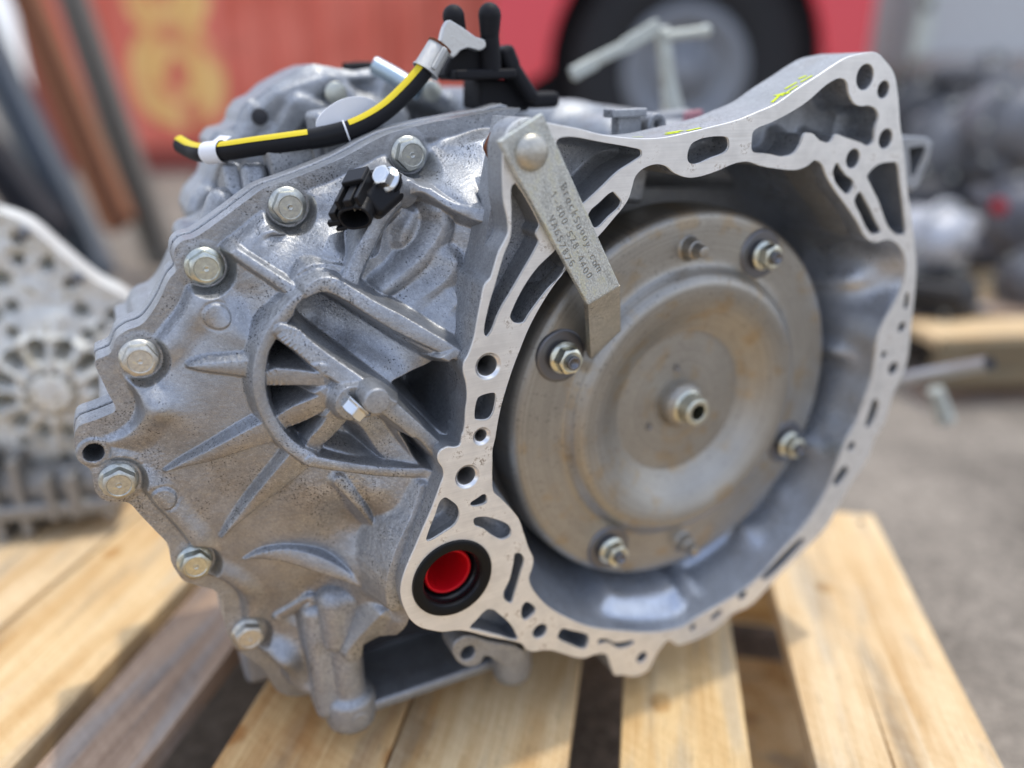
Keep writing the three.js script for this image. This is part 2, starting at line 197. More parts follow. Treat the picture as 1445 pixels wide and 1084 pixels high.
const pockets = { // name: [outline, floor depth, subdivisions]
  a: [[[-126.1,184.8],[-119.3,186.2],[-97.7,182.8],[-78.7,179.5],[-72,177.6],[-71.5,174.4],[-75.8,171.7],[-86.7,166.3],[-98.2,157.5],[-109.7,149.5],[-116.3,146.6],[-120.5,154.3],[-124.8,169.2],[-127.2,180]], 30],
  b: [[[-104.6,146.9],[-98.4,151.5],[-92.6,155.7],[-89.4,156.5],[-86.5,154.2],[-83.2,150.5],[-84.2,147.5],[-91.4,142.1],[-99.1,136.5],[-103.8,138.8],[-106.2,142.8]], 33],
  c: [[[-40.6,172.4],[-38.8,179.3],[-32,182.6],[-16.6,183.7],[-11.1,182.4],[-9.4,177.6],[-11.6,174.1],[-22.4,170.9],[-33,168],[-38.7,169]], 20],
  d: [[[8.1,173.8],[6.5,180.3],[7.4,185.9],[21.6,190.8],[35.5,196.1],[47.8,202],[63,212],[73.2,215.3],[79.8,212.9],[83.2,206.3],[88.8,200.9],[95.6,198.9],[102,199.3],[109.8,196.9],[113.7,191.8],[112.2,184.3],[112.8,176.8],[107.6,173.5],[99.5,175.9],[84.1,179.6],[76.8,181.3],[72.8,176.9],[63.3,178.1],[55.7,182.5],[49.7,182.4],[47.3,176.2],[42.4,171],[33.8,169.6],[21.3,171.7]], 30],
  e: [[[78.2,160.1],[81,165],[87.1,160.5],[91.8,156.8],[99.3,152.8],[100.8,149.1],[96.1,143.4],[88.1,147.1],[81,153.3]], 30],
  f: [[[102.3,139.9],[106.3,145.6],[115.6,137.9],[127.9,124.5],[134.9,116.2],[128.3,114.3],[121.3,117.3],[110,129.6]], 30],
  g: [[[110.8,155],[119.2,161.9],[132.5,163.4],[139.1,162.2],[146.8,146.9],[155.1,128.8],[160.6,112.6],[151.8,112.3],[140.2,119.2],[126.1,137.2],[115.8,148.3]], 30],
  h: [[[174,55.9],[173.5,68.9],[178,66.8],[178.8,55.3]], 25],
  i: [[[155.5,-36.8],[155.9,-25.5],[160,-13.2],[166.1,-17.3],[166.7,-27.6],[160.6,-38.5]], 25],
  j: [[[129,-78.8],[138.7,-66.2],[144.6,-69.4],[145.2,-73.9],[134.8,-84]], 25],
  k: [[[65.2,-147.3],[71.3,-141.4],[103,-121.6],[108.9,-124.6],[104,-131],[70.7,-151.7]], 25],
  l: [[[17.3,-167.9],[25.7,-163],[30.1,-164.9],[27.8,-169],[19.9,-172.1]], 25],
  m: [[[-85.1,-154.3],[-84.2,-149.8],[-77.3,-151.8],[-70.7,-157.3],[-61.4,-160.2],[-53.9,-161.8],[-52.2,-164.3],[-56.1,-166.7],[-66.6,-165.2],[-76.7,-156.3]], 22],
  n: [[[-118.2,-135.8],[-115,-129.4],[-106,-133.9],[-92,-144.1],[-93.3,-153],[-96.2,-154.4],[-107.9,-146.3]], 26],
  o: [[[-145.7,-109.2],[-145.3,-101],[-142.4,-98.2],[-139.2,-99.8],[-134,-107.4],[-136.4,-110.8],[-142.6,-113.4]], 26],
  p: [[[-158.6,-86.2],[-154.4,-77.5],[-151.9,-67.3],[-150.4,-59.4],[-146.5,-59.9],[-142.9,-65.8],[-145.4,-75.4],[-149.9,-90.7],[-152.4,-96.4],[-157.4,-92.5]], 17],
  q: [[[-177.6,-26.9],[-171.2,-27],[-161,-32.2],[-154.3,-37.5],[-151.9,-42.6],[-153.4,-46.6],[-158.9,-47.7],[-165.8,-42.7],[-171.3,-36.7],[-177.3,-32.1]], 13],
  r: [[[-179.7,-15.9],[-175.1,-13.6],[-171,-12],[-168.5,-13.4],[-168.5,-18.8],[-172,-20.1],[-179.1,-18.9]], 16],
  s: [[[-205.8,-34.8],[-207.9,-33.4],[-206.1,-27.2],[-202,-18.1],[-198.3,-9.6],[-195,-8],[-190.7,-11.4],[-186.6,-16.9],[-185.9,-22.5],[-189,-28.3],[-196.2,-31.8]], 14],
  t: [[[-175.9,36.4],[-174,48.9],[-171.1,50.5],[-163,50.5],[-161.7,48.5],[-163.6,37.8],[-167,34.2],[-174,35.1]], 24],
  u: [[[-152.7,162.7],[-149.9,164.1],[-146.6,160.9],[-142.4,154.9],[-137.2,146.2],[-135,141.2],[-137.1,136.8],[-135.3,132.9],[-137.4,128.5],[-144.2,118.4],[-151.9,107.1],[-159.2,96.6],[-164.6,85.4],[-167.4,83.2],[-169.5,85.7],[-166.4,101.5],[-163.3,110.4],[-157.4,127.9],[-153.6,136.3],[-153,149.1]], 30],
  v: [[[-153.7,92.7],[-152.1,97.7],[-144.6,110.2],[-137.1,118.8],[-128.2,125.7],[-122,129.8],[-117.5,126.7],[-119.4,114.6],[-130.4,104.3],[-140.7,93],[-144.7,88.1],[-150.6,88.7]], 30],
  w: [[[-176.9,-99.4],[-170.3,-94.5],[-165.9,-95.5],[-160.4,-101.5],[-153.9,-110.1],[-149.3,-119.1],[-147.5,-126.3],[-151.4,-125.7],[-159.8,-120],[-174.4,-110.1],[-182.1,-104.6]], 24],
};
const HOLE = (r, s) => [s[0], s[1], r];
const thru = [[[94.9,215.4]], [[113.5,208.1]], [[123.3,177.9]], [[95.5,166.4]], [[176.4,41.3]], [[175.7,8.5]], [[143.8,-50.7]], [[48.3,-157.6]], [[-45,-181.2]], [[-131.4,-125.7]], [[161.8,21.6]], [[1.3,-171.3]]].map((p, i) => [p[0][0], p[0][1], [7.6, 5.4, 6.4, 6.2, 4, 5.2, 4, 4.2, 4.6, 5.4, 3, 3][i]]);
const blind = [[[-166.8,66.5]], [[-171.3,24.9]], [[-180.9,1.4]]].map((p, i) => [p[0][0], p[0][1], [6.6, 4.3, 6.3][i]]);
const sealC = [[-191.9,-64.3]][0], sealR = 25.5;
const S = 4;
const outS = smooth(faceOut, S), bellS = smooth(bellIn, S);
const pk = Object.fromEntries(Object.entries(pockets).map(([k, v]) => [k, smooth(v[0], 5)]));
const hPock = Object.values(pk), hThru = thru.map((h) => circ(...h)), hBlind = blind.map((h) => circ(h[0], h[1], h[2] + 1)), hSeal = circ(sealC[0], sealC[1], sealR, 72);
const allHoles = [bellS, ...hPock, ...hThru, ...hBlind, hSeal];
const EARX = 146, EARY = 128; // the ear behind the strap is thinner: the deep body stops short of it
const out2 = (() => { const o = []; for (const p of outS) { if (p[0] < -EARX && p[1] > EARY) continue; o.push(p); } return o; })();
const earHoles = (h) => h.every((p) => sdf(p[0], p[1], out2) < -0.8);
// chamfered lips let the machined skin keep crisp, bright edges
mesh('machined_face', extr(outS, -1.6, 0, 0.45, allHoles, 2), M.mill, gearbox);
const flangeGeo = [extr(outS, -18, -1.6, 0, allHoles)];
flangeGeo.push(extr(out2, -34, -18, 0, [bellS, ...hPock.filter(earHoles), ...hThru.filter(earHoles), ...hBlind.filter(earHoles), hSeal]));
flangeGeo.push(extr(out2, -38, -34, 0, [bellS, ...hThru.filter(earHoles), hSeal]));
mesh('flange', merge(flangeGeo), M.castPlain, gearbox);
for (const [k, o] of Object.entries(pk)) { // cast floors with a fillet up the wall
  const d = pockets[k][1], s0 = rnd() * 50;
  const grown = o;
  mesh('pocket_floor', field(grown, 0.7, (x, y, s) => { const e = clamp(1 - -s / 5); return -d + 7 * e * e + 1.2 * fbm(x * 0.06 + s0, y * 0.06, 1, 2); }), M.castPlain, gearbox);
}
for (const [x, y, r] of blind) { // threads
  const prof = [[r + 1.02, -0.1], [r + 0.1, -1.3]]; for (let i = 0; i <= 60; i++) prof.push([r - 0.15 - (i % 2 ? 0.75 : 0), -1.5 - i * 0.45]);
  prof.push([0.05, -30]);
  const g = lathe(prof, 40); g.translate(x / 1000, y / 1000, 0); mesh('threaded_hole', g, M.millHole, gearbox);
}

// ---- bell wall: from the inner edge of the flange back to a round bore
{
  const N = bellS.length, rows = 40, pos = [], idx = [], uv = [];
  for (let k = 0; k <= rows; k++) for (let i = 0; i <= N; i++) {
    const p = bellS[i % N], t = k / rows, z = -1.75 - t * 118, a = Math.atan2(p[1], p[0]), r0 = Math.hypot(p[0], p[1]);
    const r1 = 146 + 2 * Math.sin(a * 3), tt = clamp(t * 1.65);
    let r = mix(r0 - 0.35, Math.min(r0 - 1, r1), tt); const roof = sstep(0.3, 0.75, Math.sin(a)); r = mix(r, mix(r0 - 0.35 + 4 * sstep(0.05, 0.3, t), 170, sstep(0.5, 0.95, t)), roof); r -= 9 * sstep(-2.05, -1.98, a) * (1 - sstep(-1.56, -1.53, a)) * sstep(0.08, 0.2, t); r -= 4 * sstep(0.34, 0.37, t) * sstep(-1.5, -1.4, a) * (1 - sstep(-0.3, -0.2, a));
    for (const [b, w, h] of [[-1.02, 0.06, 9], [-0.42, 0.05, 10], [-0.72, 0.04, 6], [0.12, 0.05, 9], [0.45, 0.06, 10], [-1.45, 0.025, 8]]) { const q = Math.abs(a - b) / w; if (q < 2.2) r -= (1 - roof) * 0.8 * h * Math.exp(-q * q * 1.6) * sstep(0.06, 0.3, t); }
    r += 1.2 * sstep(0, 0.1, t) * fbm(Math.cos(a) * 3, Math.sin(a) * 3, t * 2, 3);
    pos.push(r * Math.cos(a) / 1000, r * Math.sin(a) / 1000, z / 1000); uv.push(a * 0.15, t * 0.084);
  }
  for (let k = 0; k < rows; k++) for (let i = 0; i < N; i++) { const a = k * (N + 1) + i; idx.push(a, a + 1, a + N + 1, a + N + 1, a + 1, a + N + 2); }
  const g = new THREE.BufferGeometry(); g.setAttribute('position', new THREE.Float32BufferAttribute(pos, 3)); g.setAttribute('uv', new THREE.Float32BufferAttribute(uv, 2)); g.setIndex(idx); g.computeVertexNormals();
  mesh('bell_wall', g, M.bell, gearbox);
  mesh('bell_floor', lathe([[0.1, -119], [70, -118], [75, -112], [110, -114], [174, -120]], 72), M.castPlain, gearbox);
}

// ---- side casing: one casting described by its height over the joint plane
const rimOut = [[-103,197.8],[-119.9,196.4],[-148,192.4],[-166,189.6],[-190,184.3],[-217.8,172],[-240.4,164.2],[-250.4,161.2],[-257.5,159.3],[-263,157.4],[-269.9,153.2],[-287.5,141.9],[-300.4,134.5],[-306.6,133.2],[-310.6,129.7],[-312.2,123.8],[-311.6,118.3],[-316.2,113.4],[-323.8,101],[-333.1,90.7],[-341.1,88.2],[-346.5,84.6],[-349.1,79.8],[-351.3,76.5],[-357.8,74.3],[-358.9,72.1],[-358,66.7],[-355.7,55.2],[-353.7,44.3],[-359,42],[-365.9,40.2],[-372.7,38.4],[-375.4,34.3],[-376.9,25.7],[-376.3,18.6],[-372.2,12.6],[-371.5,8.7],[-371.8,3],[-371.4,-2.6],[-368.4,-8.3],[-363.1,-11.1],[-357.1,-12.7],[-351.7,-23],[-346.2,-34.2],[-340.4,-46.7],[-340.8,-57.1],[-338.8,-65.4],[-335.9,-73],[-327.4,-80],[-319.8,-85.7],[-316,-95.6],[-316.3,-104.3],[-316.9,-116.3],[-312.6,-133.9],[-301.4,-150.6],[-297.1,-157.7],[-294.6,-168.4],[-289.7,-180.4],[-280.3,-187.8],[-265.3,-192]];
const rimSeatN = rimOut.length;
const nearIdx = (q) => { let b = 0, d = 1e9; outS.forEach((p, i) => { const e = Math.hypot(p[0] - q[0], p[1] - q[1]); if (e < d) { d = e; b = i; } }); return b; };
const flangeSide = outS.slice(nearIdx([[-215.2,-91.2]][0]), nearIdx([[-155.7,136.5]][0])).map((p) => { const e = 0.3, gx = (sdf(p[0] + e, p[1], outS) - sdf(p[0] - e, p[1], outS)) / (2 * e), gy = (sdf(p[0], p[1] + e, outS) - sdf(p[0], p[1] - e, outS)) / (2 * e), l = Math.hypot(gx, gy) || 1; return [p[0] - (gx / l) * 2, p[1] - (gy / l) * 2]; });
const casingOut = [...rimOut, ...[[-264,-175.8],[-242.9,-169.4]], ...[[-240.1,-123.3],[-222,-111.7]], ...flangeSide, [-140, 128], [-128, 150], [-118, 185]];
const rimLine = rimOut.slice(0).map((p) => [p[0], p[1]]);
const ctrl = [[-257.7,159.4,-84],[-270.9,145.8,-84],[-295.1,132.4,-84],[-306.3,123.8,-84],[-321.2,100.1,-84],[-338,82.7,-83],[-354,68.8,-84],[-351.3,44.2,-82],[-369.2,21.4,-84],[-363.5,-6.8,-84],[-343,-42.8,-83],[-334.1,-68.8,-84],[-319.5,-91.4,-83],[-313.3,-127.7,-84],[-291,-165.8,-80],[-270.3,-166,-66],[-106.6,194.8,-78],[-148.4,190.4,-84],[-190.1,182.3,-85],[-218,170.5,-85],[-242.7,161.2,-85],[-248,134.1,-73],[-223.6,144.2,-72],[-200.9,143.4,-66],[-188.7,161.6,-74],[-168.7,170.1,-80],[-154,174.1,-72],[-140.3,176.3,-62],[-165,162,-57],[-178.9,155.2,-55],[-196.7,152.7,-52],[-142.5,161.8,-48],[-166.5,149.2,-34],[-154,143.7,-26],[-149.6,134.6,-20],[-154.2,119.7,-18],[-160.1,100.8,-16],[-167,86.4,-12],[-175.5,72.4,-8],[-171,126.1,-35],[-183.5,137.3,-45],[-198.5,133.8,-50],[-205,118.1,-52],[-186.6,110.6,-40],[-175.6,96.2,-26],[-190.1,91,-22],[-204.9,105.5,-36],[-222,109.4,-45],[-232.1,129.1,-60],[-249,119.3,-58],[-265.5,129.4,-64],[-278.9,112,-62],[-297.6,101.1,-68],[-293.6,82.3,-62],[-311.9,75.2,-68],[-293.1,63.8,-56],[-329.3,52.2,-72],[-314.3,35.4,-64],[-295.1,47.5,-56],[-343.6,27.5,-77],[-334.1,-3.7,-72],[-310.1,13.4,-62],[-291.6,17.2,-54],[-314,-19.8,-66],[-286.9,-12.3,-56],[-268.1,-7.4,-46],[-324.6,-44.3,-72],[-301.8,-46.3,-64],[-270.5,-43.6,-52],[-246.3,-12.6,-36],[-222.9,-9.8,-28],[-203.9,-10.6,-20],[-197.1,-6,-12],[-247.3,-57.1,-46],[-222.8,-48.3,-36],[-212.2,-43.7,-14],[-221.9,-60.5,-14],[-232.2,-75.1,-26],[-309.4,-86.2,-74],[-281.6,-87.6,-62],[-260.5,-85.3,-56],[-241.6,-91.8,-44],[-226,-94.3,-28],[-292.1,-126.9,-76],[-271.3,-127.3,-66],[-250.3,-113.5,-52],[-241.1,-123.5,-38],[-222.8,-99.2,-18],[-206.3,-113.2,-14],[-187.4,-113.9,-13],[-253.9,66,-42],[-242.1,50.6,-32],[-261,33.3,-42],[-229.1,33.3,-26],[-202.9,26.3,-30],[-188.9,31.9,-20]];
const rbf = (() => { // thin-plate spline through the control heights
  const n = ctrl.length, A = [], U = (r2) => (r2 < 1e-6 ? 0 : 0.5 * r2 * Math.log(r2));
  for (let i = 0; i < n + 3; i++) { const row = new Float64Array(n + 4); if (i < n) { for (let j = 0; j < n; j++) row[j] = U((ctrl[i][0] - ctrl[j][0]) ** 2 * 1e-4 + (ctrl[i][1] - ctrl[j][1]) ** 2 * 1e-4) + (i === j ? 0.004 : 0); row[n] = 1; row[n + 1] = ctrl[i][0] * 0.01; row[n + 2] = ctrl[i][1] * 0.01; row[n + 3] = ctrl[i][2]; } else for (let j = 0; j < n; j++) row[j] = i === n ? 1 : ctrl[j][i - n - 1] * 0.01; A.push(row); }
  const m = n + 3; for (let c = 0; c < m; c++) { let p = c; for (let r = c + 1; r < m; r++) if (Math.abs(A[r][c]) > Math.abs(A[p][c])) p = r; [A[c], A[p]] = [A[p], A[c]]; for (let r = 0; r < m; r++) if (r !== c) { const f = A[r][c] / A[c][c]; if (f) for (let k = c; k <= m; k++) A[r][k] -= f * A[c][k]; } }
  const w = A.map((r, i) => r[m] / r[i]);
  return (x, y) => { let s = w[n] + w[n + 1] * x * 0.01 + w[n + 2] * y * 0.01; for (let j = 0; j < n; j++) s += w[j] * U((x - ctrl[j][0]) ** 2 * 1e-4 + (y - ctrl[j][1]) ** 2 * 1e-4); return s; };
})();
// ribs: centre line [x, y, top, half width], side slope, blend
const ribs = [
  [[[-292.7,136.4,-72,2.2],[-279,125.1,-63,2.4],[-266.7,115,-56,2.6],[-256,106.5,-49,3.2],[-250.2,105.5,-42,3.6]], 2.2, 3], // long rib on the upper left
  [[[-277.9,124.9,-70,1.6],[-266,135.3,-70,1.6],[-255.3,136.3,-70,1.4]], 1.6, 3],
  [[[-249.2,108.5,-40,4.6],[-241,110.9,-39,4.8],[-231.1,104.8,-35,4.6],[-219.8,97,-29,4.4],[-209.8,91.1,-24,4.4],[-194.9,82.4,-16,4.4],[-180.5,74.4,-8,4]], 2.6, 3.5], // upper diagonal
  [[[-267.5,89,-42,3.4],[-262.6,85.2,-39,5],[-254.6,78.3,-34,6],[-242.3,68.4,-26,6],[-231.9,60,-17,6],[-226.3,54.6,-11,6]], 2.2, 4], // middle diagonal
  [[[-250.2,107.2,-41,3],[-260.9,100.3,-43,3],[-271.9,88.3,-44,3],[-278.9,75.5,-44,3],[-282.1,62.2,-43,3],[-281.3,48,-42,3],[-276.8,34.4,-40,3],[-270.1,23.4,-37,3.2],[-260.8,15.2,-33,3.6]], 2.4, 3], // ring
  [[[-260.9,14.4,-33,3.2],[-242.4,8.3,-29,2.8],[-223.4,3.4,-24,2.8],[-204.1,0.7,-18,2.8],[-192,2,-13,3]], 2.4, 2.5],
  [[[-277.9,62.8,-45,3.6],[-267.9,64.4,-40,5],[-251.3,65.7,-29,5.6]], 2, 3.5], // spokes
  [[[-274.4,36.5,-43,4],[-263.3,43.4,-36,5.2],[-250,52.7,-28,5.6]], 2, 3.5],
  [[[-259.3,18.8,-38,4],[-252.6,30.5,-32,5],[-243.5,43.9,-26,5.4]], 2, 3.5],
  [[[-179.3,73.5,-9,3.4],[-192.4,66.9,-8,4],[-209.1,59.5,-8,4.4],[-221.8,54.5,-9,5]], 2.4, 3], // from the flange to the hub
  [[[-223.3,50.6,-9,4.4],[-210.3,35.8,-8,4],[-198.4,22,-8,3.8],[-190.5,13.1,-7,4]], 2.6, 2.5],
  [[[-226.7,53.4,-10,8],[-238.1,50.9,-18,9]], 2, 4], // hub
  [[[-246.3,54.2,-30,6],[-240.1,47.4,-26,7]], 1.8, 5],
  [[[-279.9,67.5,-48,5],[-292.7,68.1,-55,3.5],[-306.3,68.5,-62,2],[-313.6,68.2,-68,0.5]], 1.4, 4], // outer fins
  [[[-275.6,33.3,-43,6.5],[-291.1,26.8,-50,5],[-309.8,17.8,-59,3.2],[-324,11.7,-67,1.6],[-334.7,6.4,-74,0.4]], 1.8, 3],
  [[[-264.1,14.6,-40,6.5],[-277.2,-0.1,-47,5],[-291.5,-16.2,-55,3],[-304.2,-30.8,-62,1.2],[-311.5,-40.9,-68,0.3]], 1.8, 3],
  [[[-300.7,-59.1,-68,0.4],[-289.1,-55.3,-60,2.6],[-275.6,-56.3,-54,4.2],[-260.6,-62.8,-47,4.6],[-245.7,-71.9,-40,3],[-231.9,-82.9,-33,0.8]], 2, 2.5],
  [[[-190.2,157.5,-50,4.6],[-203.6,145.6,-51,4.4],[-215.3,129.5,-49,4.2],[-224.7,115.6,-45,4.2],[-230.4,107.3,-41,4.2]], 1.9, 4], // rib below the sensor
  [[[-192.3,157.6,-50,4],[-185.6,157.9,-48,3.6],[-176.5,152.3,-42,2.6],[-167,146.7,-33,2.6],[-154.1,144,-24,3],[-150.6,141.9,-18,3]], 2, 3],
  [[[-258.3,106.3,-56,3],[-246.9,115.3,-52,4.5],[-232.3,114.4,-49,4.5],[-223.7,109.3,-46,3.5]], 1.6, 4],
  [[[-226.2,-97.9,-24,5],[-239.1,-120,-36,5],[-245.8,-131.7,-40,5]], 1.6, 4], // up from the foot
  [[[-261.4,-105.2,-60,8],[-260.3,-128.4,-58,9],[-257.8,-164.7,-58,9]], 2, 5], [[[-246.1,-107.2,-52,8],[-242.5,-126.9,-47,9]], 2, 5],
  [[[-284.3,-111,-72,3],[-273.4,-102.9,-66,3],[-265.2,-97.2,-60,4]], 1.6, 3],
  [[[-234,67.2,-28,4],[-213,35.2,-24,4],[-201.5,10.3,-24,3.4]], 1.4, 4],
  [[[-245.7,-2.9,-35,3],[-235.1,-21.1,-33,2],[-226.7,-39.6,-36,1]], 0.9, 5],
  [[[-201.7,-8.2,-14,3],[-207.6,-24.5,-12,4],[-217,-42.3,-10,5],[-224.6,-61.5,-9,5],[-223.7,-76.9,-9,6]], 1.5, 5],
];
// pits: [outline seen at the rib tops, floor, wall width]
const pits = [
  [[[-189.8,154.5],[-183.5,155.7],[-174.2,149],[-162.4,142.3],[-144.7,137],[-139.3,129.6],[-140.8,120.6],[-144.1,109.1],[-150,88.1],[-157.9,67],[-162.6,64.1],[-185.6,79.8],[-208.3,96.2],[-223.8,107.7],[-221.2,115],[-212.4,127.1],[-204.4,139.5]], -999, 0, [[-175.9,146,-64],[-193.2,130.8,-66],[-194.6,118.9,-64],[-208.9,108.6,-61],[-216.3,105.9,-58],[-172.4,123,-53],[-182.3,103.4,-52],[-160,132.3,-40],[-163.1,113.4,-34],[-172.4,93.9,-34],[-152.4,129.6,-28],[-159.9,107.5,-22],[-171.7,83.9,-16],[-175.3,77.7,-18],[-192.4,91.2,-38]]],
  [[[-260,97.1],[-258.9,100.8],[-256,104.3],[-248.9,107.7],[-243.6,108.2],[-237.4,105.6],[-220.6,93.1],[-204.9,81.1],[-188.3,70.6],[-178.9,63.9],[-187.1,57.3],[-197.2,50.1],[-206.9,46.1],[-213.2,48.5],[-223.2,56.8],[-234.7,66.4],[-247.5,77.5],[-256.2,86.4],[-260,93.2]], -999, 0, [[-245.1,87.3,-80],[-233,81.4,-72],[-219.9,76.4,-60],[-211.2,73.4,-48],[-203.8,69.1,-33],[-198.1,68.9,-20],[-193.5,73.7,-13],[-217.8,59.6,-24],[-226.6,66.3,-40],[-241.5,78.5,-56],[-215.1,58.4,-14]]],
  [[[-277.9,71.4],[-275.8,80.2],[-272,84.3],[-269,85.5],[-264.1,82.4],[-253.9,71.5],[-248.6,65.7],[-262,66.3],[-273.2,67.4]], -84, 4],
  [[[-278.2,58.4],[-270.8,58.3],[-255.7,57.2],[-251.2,54.8],[-258.3,50.2],[-270.4,44.5],[-276.2,43.1],[-278.1,50.1]], -82, 4],
  [[[-273.4,34],[-268.3,36.3],[-254.1,42.8],[-249.3,44],[-250.5,38.7],[-259.5,26.8],[-263.6,25],[-269,28.8]], -80, 4],
  [[[-214.9,56],[-205.1,59.6],[-193.3,65],[-184,71.3],[-179.8,68.1],[-178.8,60.4],[-178.2,47.6],[-179.8,34.9],[-184.6,21.7],[-188.9,22.6],[-201.9,38.4]], -80, 5],
  [[[-212.8,28.1],[-207.6,28.9],[-196.2,12.8],[-189.5,1],[-196.7,1.3],[-203.2,5.1],[-209,17.9]], -64, 5],
  [[[-255.7,19.8],[-249.1,27.9],[-239.6,36.3],[-232.6,33.2],[-219.6,8.9],[-213.5,2.9],[-238.3,11.4]], -52, 6],
];
const creases = [ // raised folds inside the upper pocket
  [[[-171.8,144.4,-44,2.5],[-170.7,136.6,-43,3],[-175,126.8,-44,3.4],[-184,116.4,-46,3.4],[-196.5,107.9,-48,3],[-207.3,102.2,-48,2.4]], 1, 4], [[[-185.5,141.7,-56,2],[-189.2,134.2,-55,3],[-192.5,128.3,-56,2]], 0.9, 4], [[[-169.1,117.1,-35,1.5],[-171.5,108,-35,3],[-181.4,98.2,-38,4],[-190.9,92.1,-42,4]], 1, 5], [[[-170.5,95.1,-28,2],[-174.7,87.1,-29,4],[-179.6,81.7,-28,4]], 1, 4]];
const bumps = [ // round swellings and hollows: x, y, height, radius
  [[[-181.3,144.2]][0], -7, 12], [[[-172.7,142.4]][0], -6, 10], [[[-188.1,127.8]][0], 5, 11], [[[-181.9,120.2]][0], 5, 10], [[[-171,126.1]][0], -4, 14], [[[-199.3,107.9]][0], 4, 12], [[[-182.5,98.1]][0], 6, 13], [[[-173.6,107.3]][0], -3, 10], [[[-176.4,84.2]][0], 4, 9],
  [[[-232.4,125.2]][0], 9, 15], [[[-216.6,130]][0], -4, 12], [[[-247,130]][0], 3, 12], [[[-219,143.6]][0], 8, 10],
  [[[-280.1,102.3]][0], -5, 12], [[[-286.3,86.4]][0], 3, 14], [[[-278.1,90.7]][0], -4, 9], [[[-209.9,72.9]][0], 5, 9],
  [[[-334,46.2]][0], 6, 13], [[[-301.5,97.1]][0], 3, 12], [[[-325,39.2]][0], 3, 16], [[[-257.6,-11.7]][0], 3, 20], [[[-231.1,-13.4]][0], 3, 16], [[[-302.8,-96.5]][0], -3, 12], [[[-286.8,-144.4]][0], 9, 15], [[[-274.5,-112.4]][0], -4, 8],
  [[[-161.5,159.2]][0], 4, 18], [[[-159,175.1]][0], -3, 10],
];
const boltPx = [[-250,148.3,-75],[-297.5,118.9,-75],[-337.2,72.6,-75],[-359.1,2.9,-75],[-327.8,-60.6,-75],[-303.9,-123.4,-75],[-177.9,173.2,-75]];
const boltC = boltPx.map((p) => [p[0], p[1]]);
const marks = [[[-296.3,94.2]][0], [[-338.4,-11.2]][0]];
const earHole = [[-368.4,22.1]][0];
// crown height of a rib: follow the nearest point of its centre line
function ribTop(x, y, rib, slope) { let q = 1e9, z = 0, w = 1, d = 0; for (let i = 0; i < rib.length - 1; i++) { const a = rib[i], b = rib[i + 1]; const [e, t] = segDist(x, y, a, b); const wi = 1.12 * mix(a[3], b[3], t); if (e - wi < q) { q = e - wi; d = e; w = wi; z = mix(a[2], b[2], t); } } return z - (d < w ? 0.7 * (d / w) ** 2 : 0.7 + (d - w) * slope + (d - w) ** 2 * 0.05); }
const fine = (rib, n = 4) => { const P = rib.length, o = [], at = (k, c) => rib[clamp(k, 0, P - 1)][c]; for (let i = 0; i < P - 1; i++) for (let s = 0; s < n; s++) { const u = s / n; o.push([0, 1, 2, 3].map((c) => { const a = at(i - 1, c), b = at(i, c), d = at(i + 1, c), e = at(i + 2, c), v = b + 0.5 * u * (d - a + u * (2 * a - 5 * b + 4 * d - e + u * (3 * (b - d) + e - a))); return c === 3 ? Math.max(0.2, v) : v; })); } o.push(rib[P - 1]); return o; };
for (const r of ribs) if (r[0].length > 2) r[0] = fine(r[0]);
for (const r of creases) r[0] = fine(r[0]);
const ribBox = ribs.map((r) => { const b = box2(r[0]); return [b[0] - 30, b[1] + 30, b[2] - 30, b[3] + 30]; });
const pitS = pits.map((p) => smooth(p[0], 4)), pitBox = pitS.map((p) => box2(p));
const rimOpen = smoothOpen(rimLine, 3);
